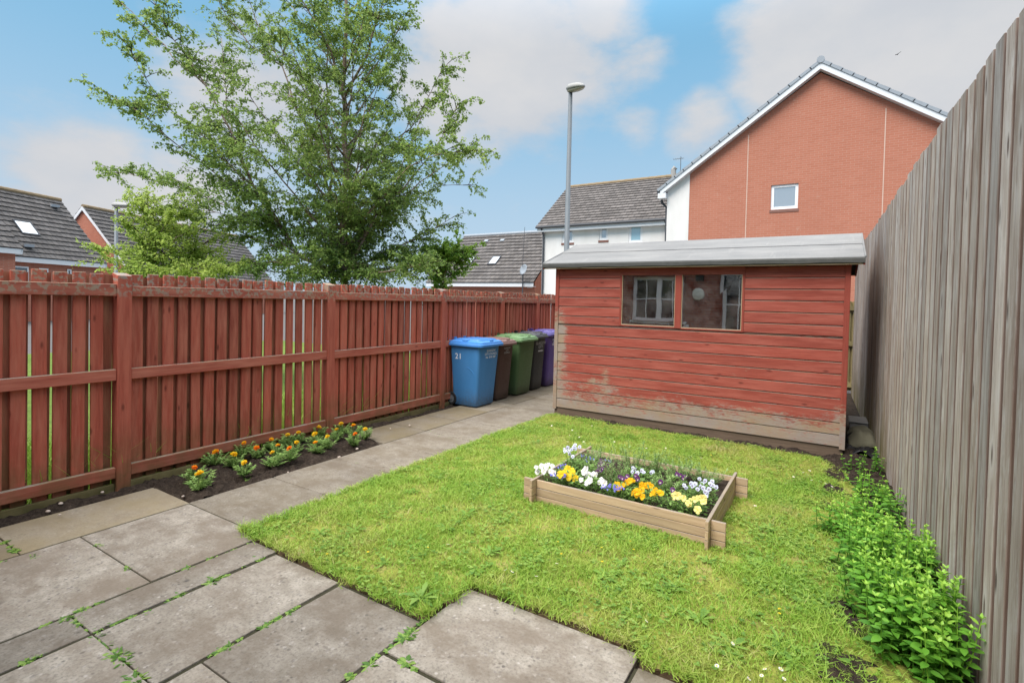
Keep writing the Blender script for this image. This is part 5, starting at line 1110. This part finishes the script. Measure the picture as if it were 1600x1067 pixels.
# big brick gable house
GY = 20.; GX0, GX1, GEZ = -5.5, 4.45, 5.98; GPX, GPZ = -.56, 9.42
gh = thing('brick_house', 'tall orange brick gable house with one small white window behind the shed', 'house', (0, 0, 0))
wx0, wx1, wz0, wz1 = -1.925, -1.09, 4.98, 5.83
mb = MB(); wall_hole(mb, GX0+.82, GX1, -.1, GEZ, GY, [(wx0, wx1, wz0, wz1)])
zc_ = lambda x: GEZ+(GPZ-GEZ)*((x-GX0)/(GPX-GX0) if x < GPX else (GX1-x)/(GX1-GPX))
mb.quad([(GX0+.82, GY, GEZ), (GX1, GY, GEZ), (GPX, GY, GPZ), (GX0+.82, GY, zc_(GX0+.82))], 0)
mb.quad([(GX1, GY, -.1), (GX1, GY+10, -.1), (GX1, GY+10, GEZ), (GX1, GY, GEZ)], 0); mb.quad([(GX0+.82, GY+10, -.1), (GX1, GY+10, -.1), (GX1, GY+10, GEZ), (GX0, GY+10, GEZ)], 0); mb.quad([(GX0, GY+10, GEZ), (GX1, GY+10, GEZ), (GPX, GY+10, GPZ)], 0)
mb.build('brick_wall', 'brick', gh)
mb = MB(); mb.quad([(GX0, GY-.012, -.1), (GX0+.82, GY-.012, -.1), (GX0+.82, GY-.012, zc_(GX0+.82)), (GX0, GY-.012, GEZ)], 0); mb.quad([(GX0, GY-.012, -.1), (GX0, GY-.012, GEZ), (GX0, GY+10, GEZ), (GX0, GY+10, -.1)], 0); mb.quad([(GX0+.82, GY-.012, -.1), (GX0+.82, GY, -.1), (GX0+.82, GY, zc_(GX0+.82)), (GX0+.82, GY-.012, zc_(GX0+.82))], 0)
mb.build('rendered_wall', 'render', gh)
w = window_on(gh, wx0, wx1, GY+.06, wz0, wz1, .095)
for x in (-2.70, 1.25):
    mb = MB(); mb.box(x-.014, x+.014, GY-.006, GY+.01, .5, zc_(x)-.25, 0); mb.build('movement_joint', 'jointm', gh)
mb = MB()
for s_ in (-1, 1):
    ex = GX0-.22 if s_ < 0 else GX1+.22; ez_ = GEZ-.17
    A_ = Vector((ex, GY-.24, ez_)); P_ = Vector((GPX, GY-.24, GPZ+.06)); hh = Vector((0, 0, .24)); 
    for yv in (GY-.24, GY-.21): mb.quad([(A_.x, yv, A_.z-.02), (P_.x, yv, P_.z-.02), (P_.x, yv, P_.z+.22), (A_.x, yv, A_.z+.22)], 0, .5)
    mb.quad([(A_.x, GY-.24, A_.z-.02), (P_.x, GY-.24, P_.z-.02), (P_.x, GY+.0, P_.z-.02), (A_.x, GY+.0, A_.z-.02)], 0, .5)
mb.box(GX0-.30, GX0+.0, GY-.238, GY+.1, GEZ-.32, GEZ-.12, 0)
mb.build('bargeboard', 'fascia', gh)
mb = MB(); up = .05
tiled(mb, (GX0-.3, GY+10, GEZ-.02), (GX0-.3, GY-.2, GEZ-.02), (GPX, GY-.2, GPZ+.31), (GPX, GY+10, GPZ+.31), .33); tiled(mb, (GX1+.3, GY-.2, GEZ-.02), (GX1+.3, GY+10, GEZ-.02), (GPX, GY+10, GPZ+.31), (GPX, GY-.2, GPZ+.31), .33)
mb.build('roof', 'tile_grey', gh)
mb = MB()
for s_ in (-1, 1):
    ex = GX0-.32 if s_ < 0 else GX1+.32; A_ = Vector((ex, 0, GEZ+.0)); P_ = Vector((GPX, 0, GPZ+.33)); n_ = 17; dv = (P_-A_)
    nn = Vector((-dv.z, 0, dv.x)).normalized(); nn = nn if nn.z > 0 else -nn
    for i in range(n_):
        p, q = A_+dv*(i/n_), A_+dv*((i+1.08)/n_); l0, l1 = nn*.034, nn*.012
        ring = lambda c, l: [Vector((c.x, GY-.27, c.z))-nn*.07, Vector((c.x, GY-.27, c.z))+l, Vector((c.x, GY+.02, c.z))+l, Vector((c.x, GY+.02, c.z))-nn*.03]
        mb.rings([ring(p, l0), ring(q, l1)], 0, True, True, random.random())
for i in range(24): mb.tube([(GPX, GY-.28+i*.43, GPZ+.33), (GPX, GY-.28+i*.43+.425, GPZ+.33)], [.115, .105], 10)
mb.build('ridge_and_verge_tiles', 'verge_cap', gh)
mb = MB(); mb.tube([(GX0-.26, GY+.18, GEZ-.2), (GX0-.26, GY+.18, GEZ-.4), (GX0-.06, GY+.18, GEZ-.62), (GX0-.06, GY+.18, 0)], .05, 8); mb.build('downpipe', 'pipe', gh)
mb = MB(); mb.tube([(GX0-.3, GY-.2, GEZ-.08), (GX0-.3, GY+10, GEZ-.08)], .06, 8); mb.build('gutter', 'pipe', gh)
# white terraced house behind, left of the brick gable
WY = 23.; WX0, WX1, WEZ = -12.55, -6.25, 5.42; WRY, WRZ = 26.15, 8.02
wh = thing('white_house', 'white rendered house with three small windows and a grey tiled roof beyond the shed', 'house', (0, 0, 0))
wins = []
for (pa, pb_) in (((878.5, 357), (896, 379)), ((936.5, 354.5), (950, 375)), ((982.5, 351), (1003.5, 378.5))):
    a, b = gy(*pa, WY), gy(*pb_, WY); wins.append((a.x, b.x, b.z, a.z))
mb = MB(); wall_hole(mb, WX0, WX1, -.1, WEZ, WY, wins); mb.quad([(WX0, WY, -.1), (WX0, WY, WEZ), (WX0, 2*WRY-WY, WEZ), (WX0, 2*WRY-WY, -.1)]); mb.quad([(WX1, WY, -.1), (WX1, 2*WRY-WY, -.1), (WX1, 2*WRY-WY, WEZ), (WX1, WY, WEZ)])
for X in (WX0, WX1): mb.quad([(X, WY, WEZ), (X, 2*WRY-WY, WEZ), (X, WRY, WRZ-.12)])
mb.build('wall', 'render', wh)
for i, q in enumerate(wins): window_on(wh, *q[:2], WY+.05, q[2], q[3], .11, True, 'pane_blue' if i == 2 else 'pane')
mb = MB(); tiled(mb, (WX0-.2, WY-.32, WEZ-.05), (WX1+1.2, WY-.32, WEZ-.05), (WX1+1.2, WRY, WRZ), (WX0-.2, WRY, WRZ), .27); tiled(mb, (WX1+1.2, 2*WRY-WY+.32, WEZ-.05), (WX0-.2, 2*WRY-WY+.32, WEZ-.05), (WX0-.2, WRY, WRZ), (WX1+1.2, WRY, WRZ), .3)
rf = mb.build('roof', 'tile', wh)
mb = MB()
for i in range(19): mb.tube([(WX0-.22+i*.42, WRY, WRZ-.02), (WX0-.22+i*.42+.415, WRY, WRZ-.02)], [.12, .11], 8)
mb.build('ridge_tiles', 'ridge', rf)
mb = MB(); mb.box(WX0-.16, WX1+.3, WY-.28, WY-.25, WEZ-.32, WEZ-.07, 0); mb.box(WX0-.16, WX1+.3, WY-.25, WY-.002, WEZ-.32, WEZ-.30, 0); mb.build('fascia', 'fascia', wh)
mb = MB(); mb.tube([(WX0-.2, WY-.35, WEZ-.10), (WX1+.5, WY-.35, WEZ-.10)], .06, 8); mb.build('gutter', 'pipe', wh)
for X in (WX0+.1, WX1-.05):
    mb = MB(); mb.tube([(X, WY-.35, WEZ-.12), (X, WY-.07, WEZ-.45), (X, WY-.07, 0)], .05, 8); mb.build('downpipe', 'pipe', wh)
lp = gy(909, 353, WY-.1); mb = MB(); mb.box(lp.x-.07, lp.x+.07, WY-.12, WY-.003, lp.z-.1, lp.z+.03, 0); mb.build('security_lamp', 'black', wh)
mb = MB(); rp = gy(1052, 281, WRY); mb.tube([(rp.x, WRY, WRZ-.2), (rp.x, WRY, WRZ+.32), (rp.x+.1, WRY, WRZ+.42)], .13, 8); mb.build('roof_vent', 'lamp_grey', wh)
mb = MB(); rp = gy(1063, 275, WRY-.6); mb.tube([(rp.x, rp.y, WRZ-.6), (rp.x, rp.y, WRZ+.75)], .018, 6); mb.tube([(rp.x-.34, rp.y, WRZ+.66), (rp.x+.15, rp.y, WRZ+.66)], .012, 5)
for k in range(5): mb.tube([(rp.x-.34+k*.1, rp.y-.1, WRZ+.66), (rp.x-.34+k*.1, rp.y+.1, WRZ+.66)], .009, 4)
mb.build('aerial', 'galv', wh)
# lower brick house with dark tiled roof, left of the white house
LY = 25.; LX0, LX1, LEZ = -21.5, -14.05, 2.72; LRY, LRZ = 28.6, 6.0
lh = thing('brick_house', 'low brick house with two skylights and a satellite dish between birch and white house', 'house', (0, 0, 0))
mb = MB(); mb.quad([(LX0, LY, -.1), (LX1, LY, -.1), (LX1, LY, LEZ), (LX0, LY, LEZ)]); 
for X in (LX0, LX1): mb.quad([(X, LY, -.1), (X, 2*LRY-LY, -.1), (X, 2*LRY-LY, LEZ), (X, LY, LEZ)]); mb.quad([(X, LY, LEZ), (X, 2*LRY-LY, LEZ), (X, LRY, LRZ-.15)])
mb.quad([(LX0, 2*LRY-LY, -.1), (LX1, 2*LRY-LY, -.1), (LX1, 2*LRY-LY, LEZ), (LX0, 2*LRY-LY, LEZ)])
mb.build('wall', 'brick2', lh)
LEa = (LY-.35, LEZ-.08)
mb = MB(); tiled(mb, (LX0-.2, LEa[0], LEa[1]), (LX1+.1, LEa[0], LEa[1]), (LX1+.1, LRY, LRZ), (LX0-.2, LRY, LRZ), .34, 0, .05); tiled(mb, (LX1+.1, 2*LRY-LEa[0], LEa[1]), (LX0-.2, 2*LRY-LEa[0], LEa[1]), (LX0-.2, LRY, LRZ), (LX1+.1, LRY, LRZ), .34, 0, .05)
rf = mb.build('roof', 'tile_far', lh)
mb = MB()
for i in range(18): mb.tube([(LX0-.22+i*.42, LRY, LRZ), (LX0-.22+i*.42+.415, LRY, LRZ)], [.12, .11], 8)
mb.build('ridge_tiles', 'verge_cap', rf)
mb = MB(); mb.box(LX0-.18, LX1+.08, LEa[0]+.03, LEa[0]+.06, LEZ-.30, LEZ-.09, 0); mb.box(LX0-.18, LX1+.08, LEa[0]+.06, LY-.002, LEZ-.3, LEZ-.28, 0); mb.build('fascia', 'fascia', lh)
sl_n = Vector((0, -(LRZ-LEa[1]), LRY-LEa[0])).normalized(); sl_u = Vector((0, LRY-LEa[0], LRZ-LEa[1])).normalized()
def on_slope(px, py, y0, z0, n_):
    d = ray(px, py); o_ = Vector((0, 0, H)); t_ = (Vector((0, y0, z0))-o_).dot(n_)/d.dot(n_); return o_+d*t_
def skylight(par, c, ux, uy, n_, w, h_):
    mb = MB(); r = [c-ux*w/2-uy*h_/2, c+ux*w/2-uy*h_/2, c+ux*w/2+uy*h_/2, c-ux*w/2+uy*h_/2]; ri = [c-ux*(w/2-.07)-uy*(h_/2-.09), c+ux*(w/2-.07)-uy*(h_/2-.09), c+ux*(w/2-.07)+uy*(h_/2-.09), c-ux*(w/2-.07)+uy*(h_/2-.09)]
    for i in range(4):
        j = (i+1) % 4; mb.quad([r[i]+n_*.10, r[j]+n_*.10, ri[j]+n_*.085, ri[i]+n_*.085]); mb.quad([r[i], r[j], r[j]+n_*.10, r[i]+n_*.10])
    k = mb.build('skylight', 'pipe', par); mb = MB(); mb.quad([p+n_*.08 for p in ri]); mb.build('pane', 'skylight', k)
for px, py in ((734, 408.5), (773, 408)): skylight(rf, on_slope(px, py, LEa[0], LEa[1], sl_n), Vector((1, 0, 0)), sl_u, sl_n, .62, .85)
for px, py in ((760, 378), (785, 377)):
    c = on_slope(px, py, LEa[0], LEa[1], sl_n); mb = MB(); mb.box(c.x-.14, c.x+.14, c.y-.1, c.y+.1, c.z-.02, c.z+.1, 0, rot=Matrix.Rotation(.7, 3, 'X')); mb.build('roof_vent', 'verge_cap', rf)
dp = gy(818, 421, LY-.7)
mb = MB(); q = gy(821, 455, LY-.1); mb.tube([(q.x, LY-.42, 1.2), (q.x, LY-.42, dp.z-.25), (dp.x+.05, LY-.6, dp.z)], .035, 6); mb.tube([(dp.x-.06, LY-.72, dp.z+.1), (dp.x+.02, LY-.7, dp.z+2.3)], .012, 5); mb.tube([(dp.x-.2, LY-.9, dp.z-.28), (dp.x+.05, LY-.6, dp.z-.3)], .02, 5)
ar = mb.build('aerial_mast', 'pipe', lh)
mb = MB(); n_ = 18; ax = Vector((-.35, -.85, .25)).normalized(); e1 = ax.cross(Vector((0, 0, 1))).normalized(); e2 = e1.cross(ax)
mb.rings([[Vector((dp.x, LY-.72, dp.z))+(e1*math.cos(2*PI*j/n_)+e2*math.sin(2*PI*j/n_))*r_-ax*(dd) for j in range(n_)] for r_, dd in ((.30, 0), (.22, .035), (.1, .06), (.01, .065))], 0, False, True)
d_ = mb.build('dish', 'verge_cap', ar, smooth=True); d_.modifiers.new('s', 'SOLIDIFY').thickness = .01
nb_ = gy(828, 447, LY); mb = MB(); mb.box(nb_.x-.16, nb_.x+.16, LY-.03, LY-.002, nb_.z-.1, nb_.z+.12, 0); mb.build('meter_box', 'fascia', lh)
# brick terrace on the far left, turned away from the garden
TH = math.radians(115); U = Vector((math.cos(TH), math.sin(TH), 0)); Wv = Vector((-U.y, U.x, 0)); K = 1.6
EZ = H+(2.7-H)*K; Bp = Vector((-23.8*K, 8.68*K, EZ)); RPt = Vector((-25.65*K, 7.81*K, H+(5.13-H)*K)); RUN = (RPt-Bp).dot(Wv); RISE = RPt.z-EZ
def terrace(name, label, eend, length, run, rise, wallm, far=True, over=.25):
    """eend: far end of the eave; runs back towards the camera by length"""
    t = thing(name, label, 'house', (0, 0, 0)); E = Vector(eend); N_ = E-U*length; Rf = E+Wv*run+Vector((0, 0, rise)); Rn = N_+Wv*run+Vector((0, 0, rise)); Ef, En = E+Wv*run*2, N_+Wv*run*2
    mb = MB(); tiled(mb, En, Ef, Rf, Rn, .36, 0, .035) if False else None
    tiled(mb, N_, E, Rf, Rn, .36, 0, .055); tiled(mb, Ef, En, Rn, Rf, .36, 0, .04); r = mb.build('roof', 'tile_far', t)
    mb = MB(); n_ = int(length/.42)
    for i in range(n_): mb.tube([Rf-U*(i*.42), Rf-U*(i*.42+.415)], [.14, .13], 8)
    mb.build('ridge_tiles', 'ridge', r)
    gr = Vector((0, 0, -.1)); a, b = E+Wv*.3-U*.12, N_+Wv*.3+U*.12; c, d = Ef-Wv*.3-U*.12, En-Wv*.3+U*.12; gnd = lambda p: Vector((p.x, p.y, -.1)); eav = lambda p: Vector((p.x, p.y, E.z+.12))
    mb = MB()
    for p, q in ((b, a), (a, c), (c, d), (d, b)): mb.quad([gnd(p), gnd(q), eav(q), eav(p)])
    for p, q, rr_ in ((a, c, Rf-U*.12), (b, d, Rn+U*.12)): mb.quad([eav(p), eav(q), rr_-Vector((0, 0, .2))])
    wl2 = mb.build('wall', wallm, t)
    mb = MB()   # white fascia along the eave and white bargeboards
    for p, q in ((N_, E), (En, Ef)):
        s_ = Wv if p == N_ else -Wv
        for k_ in (.03, .07): mb.quad([p+s_*k_-Vector((0, 0, .28)), q+s_*k_-Vector((0, 0, .28)), q+s_*k_-Vector((0, 0, .02)), p+s_*k_-Vector((0, 0, .02))])
        mb.quad([p+s_*.07-Vector((0, 0, .28)), q+s_*.07-Vector((0, 0, .28)), q+s_*.3-Vector((0, 0, .28)), p+s_*.3-Vector((0, 0, .28))])
    mb.build('fascia', 'fascia', t)
    mb = MB()
    for e_, rr_ in ((E, Rf), (Ef, Rf), (N_, Rn), (En, Rn)):
        o_ = -U*.06 if e_ in (E, Ef) else U*.06
        for k_ in (0, .05):
            v = o_*(k_/.05); mb.quad([e_+v-Vector((0, 0, .22)), rr_+v-Vector((0, 0, .26)), rr_+v+Vector((0, 0, .0)), e_+v+Vector((0, 0, .0))])
    mb.build('bargeboard', 'fascia', t); return t, r, E, N_, Rf
t1, r1, E1, N1, Rf1 = terrace('brick_house', 'orange brick terraced house with a skylight in its brown tiled roof, far left', Bp, 13, RUN, RISE, 'brick2')
nrm1 = (E1-N1).cross(Rf1-E1).normalized(); nrm1 = nrm1 if nrm1.z > 0 else -nrm1; up1 = (Rf1-E1).normalized()
def on_plane(px, py, p, n_):
    d = ray(px, py); t_ = (Vector(p)-Vector((0, 0, H))).dot(n_)/d.dot(n_); return Vector((0, 0, H))+d*t_
skylight(r1, on_plane(40, 357, E1, nrm1), U, up1, nrm1, .95, 1.0)
for px, py in ((84, 323), (43, 385)):
    c = on_plane(px, py, E1, nrm1); mb = MB(); mb.box(c.x-.3, c.x+.3, c.y-.2, c.y+.2, c.z-.05, c.z+.1, 0); mb.build('roof_vent', 'verge_cap', r1)
d0 = ray(36, 389); nW = Wv; p0 = Bp-Wv*.9; tt = (p0-Vector((0, 0, H))).dot(nW)/d0.dot(nW); E0 = Vector((0, 0, H))+d0*tt
t0, r0, *_ = terrace('brick_house', 'nearest brick terraced house whose tiled roof is cut by the left picture edge', E0, 9, RUN+.9, RISE*(RUN+.9)/RUN*.98, 'brick2')
def lowwin(par, px, w, h_, zc, mat):
    pass
for px, y0, y1, w in ((44, 417, 432, .9), (75, 420, 440, .5), (111, 421, 440, .25)):
    n_ = Wv; d0 = ray(px, y0); tt = (E1+Wv*.3-Vector((0, 0, H))).dot(n_)/d0.dot(n_); c = Vector((0, 0, H))+d0*tt
    mb = MB(); a = c-U*w; P4 = [a-Vector((0, 0, 1.2)), c-Vector((0, 0, 1.2)), c, a]; mb.quad([p-Wv*.03 for p in P4]); wn = mb.build('window', 'upvc', t1)
    mb = MB(); ins = [P4[0]+U*.07+Vector((0, 0, .07)), P4[1]-U*.07+Vector((0, 0, .07)), P4[2]-U*.07-Vector((0, 0, .07)), P4[3]+U*.07-Vector((0, 0, .07))]; mb.quad([p-Wv*.036 for p in ins]); mb.build('pane', 'pane_dark', wn)
G2 = gz(128, 322, RPt.z); run2 = 4.2; rise2 = run2*RISE/RUN; E2n = G2-Wv*run2-Vector((0, 0, rise2)); 
terrace('brick_house', 'brick house with white edged gable half hidden behind the young tree', E2n+U*16, 16, run2, rise2, 'brick2')
# ---------------------------------------------------------------- street lamps
def lamp(label, p, hgt, r0, r1, hd, L, hw=.13, tilt=.12):
    t = thing('street_lamp', label, 'street lamp', (p.x, p.y, -.08)); mb = MB()
    mb.tube([(0, 0, 0), (0, 0, 1.3), (0, 0, 1.32), (0, 0, hgt)], [r0*1.5, r0*1.5, r0, r1], 12); mb.build('pole', 'galv', t, smooth=True)
    hd = Vector(hd).normalized(); sd = Vector((-hd.y, hd.x, 0)); up = Vector((0, 0, 1)); ax = (hd+up*-tilt).normalized(); un = ax.cross(sd)*-1
    un = un if un.z > 0 else -un
    mb = MB(); ml = MB(); R_, B_ = [], []
    for f, w, ht in ((-.18, .35, .45), (-.16, .62, .75), (-.05, .8, 1.0), (.15, .95, 1.0), (.45, 1., .95), (.75, .85, .75), (.93, .55, .45), (1., .25, .2)):
        c = Vector((0, 0, hgt+.02))+ax*(L*f); R_.append([c+sd*hw*w*math.cos(a)+un*hw*(.85 if math.sin(a) > 0 else .45)*ht*math.sin(a) for a in np.linspace(0, 2*PI, 15)[:-1]])
        if f > -.1: B_.append([c+sd*hw*w*.82*math.cos(a)-un*hw*ht*(.38+.35*max(0, math.sin(a))) for a in np.linspace(0, PI, 8)])
    mb.rings(R_, 0); mb.build('lamp_head', 'lamp_grey', t, smooth=True)
    for i in range(len(B_)-1):
        for j in range(7): ml.quad([B_[i][j], B_[i][j+1], B_[i+1][j+1], B_[i+1][j]], 0, .5)
    ml.build('lens', 'lamp_lens', t, smooth=True); return t
LP = gy(885, 390, 12.); LPt = gy(892, 140, 12.)
lamp('tall grey street lamp rising behind the shed between white house and birch', Vector(((LP.x+LPt.x)/2, 12., 0)), LPt.z+.08, .075, .05, (.88, -.48, 0), .56, .14, .22)
q = gd(181, 440, 24.); qt = gd(180, 322, 24.)
lamp('distant grey street lamp rising behind the young tree on the left', Vector((q.x, q.y, 0)), qt.z+.08, .085, .07, tuple((gd(210, 322, 24.)-qt).normalized()), .95, .16, .05)
# bird in the sky
bd = gd(1403, 85, 42.); tb_ = thing('bird', 'small dark bird gliding in the sky above the grey fence', 'bird', tuple(bd))
mb = MB(); rgt = (CAMR @ Vector((1, .55, 0))).normalized(); fw = (CAMR @ Vector((.3, -.2, -.9))).normalized(); upv = rgt.cross(fw)
mb.tube([-fw*.12, -fw*.05, fw*.05, fw*.12], [.008, .028, .03, .01], 6); mb.build('body', 'black', tb_)
for s_ in (-1, 1):
    mb = MB(); mb.rings([[rgt*s_*x+fw*(.05-sw)+upv*z, rgt*s_*x+fw*(.05-sw)+upv*(z+.008), rgt*s_*x-fw*(.05+sw-.0)*c+upv*(z+.004)] for x, sw, z, c in ((.02, 0, 0, 1), (.12, -.01, .03, .9), (.22, .05, .03, .8), (.27, .09, .02, .9))], 0); mb.build('wing', 'black', tb_)
# ---------------------------------------------------------------- the house behind the camera (seen only as a reflection in the shed windows)
HY = -.85
def refl(px, py, Yg=SY0+.014):
    h0 = gy(px, py, Yg); d = ray(px, py); t_ = (HY-Yg)/(-d.y); return Vector((h0.x+d.x*t_, HY, h0.z+d.z*t_))
hb_ = thing('brick_house', 'red brick house with white windows mirrored in the shed panes', 'house', (0, 0, 0))
a, b = refl(990, 436), refl(1072, 503); a2 = refl(1131, 432)
w1 = (a.x, b.x, b.z+.0, a.z+.05); w2 = (a2.x, a2.x+1.5, .25, a2.z+.1)
mb = MB(); hx0, hx1, hz = -9, 4.5, 3.0
def wall_hole_back(x0, x1, z0, z1, y, holes):
    n0 = len(mb.f); wall_hole(mb, x0, x1, z0, z1, y, holes)
wall_hole_back(hx0, hx1, -.1, hz, HY, [(w1[0], w1[1], w1[2], w1[3]), w2]); mb.quad([(hx0, HY, -.1), (hx0, HY-5, -.1), (hx0, HY-5, hz), (hx0, HY, hz)]); mb.quad([(hx1, HY, -.1), (hx1, HY-5, -.1), (hx1, HY-5, hz), (hx1, HY, hz)]); mb.quad([(hx0, HY-5, -.1), (hx1, HY-5, -.1), (hx1, HY-5, hz), (hx0, HY-5, hz)])
for f_ in range(0): pass
mb.build('wall', 'brick_dark', hb_)
mb = MB(); mb.quad([(hx0-.2, HY+.3, hz), (hx1+.2, HY+.3, hz), (hx1+.2, HY-5.3, hz+.3), (hx0-.2, HY-5.3, hz+.3)], uv=[(0, 0), (13, 0), (13, 15), (0, 15)]); mb.box(hx0-.2, hx1+.2, HY+.27, HY+.3, hz-.16, hz-.002, 0); mb.build('roof', 'tile', hb_)
for (x0, x1, z0, z1), nm in ((w1, 'window'), (w2, 'glazed_door')):
    mb = MB(); y = HY-.04; fr = .08; xm = (x0+x1)/2
    def bar(xa_, xb_, za, zb, d_=.05): mb.box(xa_, xb_, y-.03, y+d_, za, zb, 0)
    bar(x0, x1, z0, z0+fr); bar(x0, x1, z1-fr, z1); bar(x0, x0+fr, z0+fr, z1-fr); bar(x1-fr, x1, z0+fr, z1-fr); bar(xm-.06, xm+.06, z0+fr, z1-fr)
    for q0, q1 in ((x0+fr, xm-.06), (xm+.06, x1-fr)):
        m_ = (q0+q1)/2; mb.box(m_-.012, m_+.012, y-.0, y+.02, z0+fr, z1-fr, 0)
        for k_ in ((.5,) if nm == 'window' else (.33, .66)): zz = z0+(z1-z0)*k_; mb.box(q0, m_-.013, y, y+.02, zz-.012, zz+.012, 0); mb.box(m_+.013, q1, y, y+.02, zz-.012, zz+.012, 0)
    w = mb.build(nm, 'upvc', hb_); mb = MB(); mb.quad([(x0+.03, y-.01, z0+.03), (x0+.03, y-.01, z1-.03), (x1-.03, y-.01, z1-.03), (x1-.03, y-.01, z0+.03)]); mb.build('pane', 'pane_dark', w)
    if nm == 'window': mb = MB(); mb.box(x0-.06, x1+.06, HY-.02, HY+.07, z0-.07, z0-.003, 0); mb.build('sill', 'upvc', w)
c = refl(1095, 460); mb = MB(); n_ = 24; mb.rings([[(c.x+r_*math.cos(2*PI*j/n_), HY+dy, c.z+r_*math.sin(2*PI*j/n_)) for j in range(n_)] for r_, dy in ((.15, .002), (.15, .06), (.135, .08), (.06, .095))], 0); mb.build('bulkhead_lamp', 'disc', hb_)
c = refl(1098, 433); mb = MB(); mb.box(c.x-.09, c.x+.09, HY+.002, HY+.12, c.z-.09, c.z+.09, 0); mb.build('lamp_box', 'black', hb_, bevel=.01)
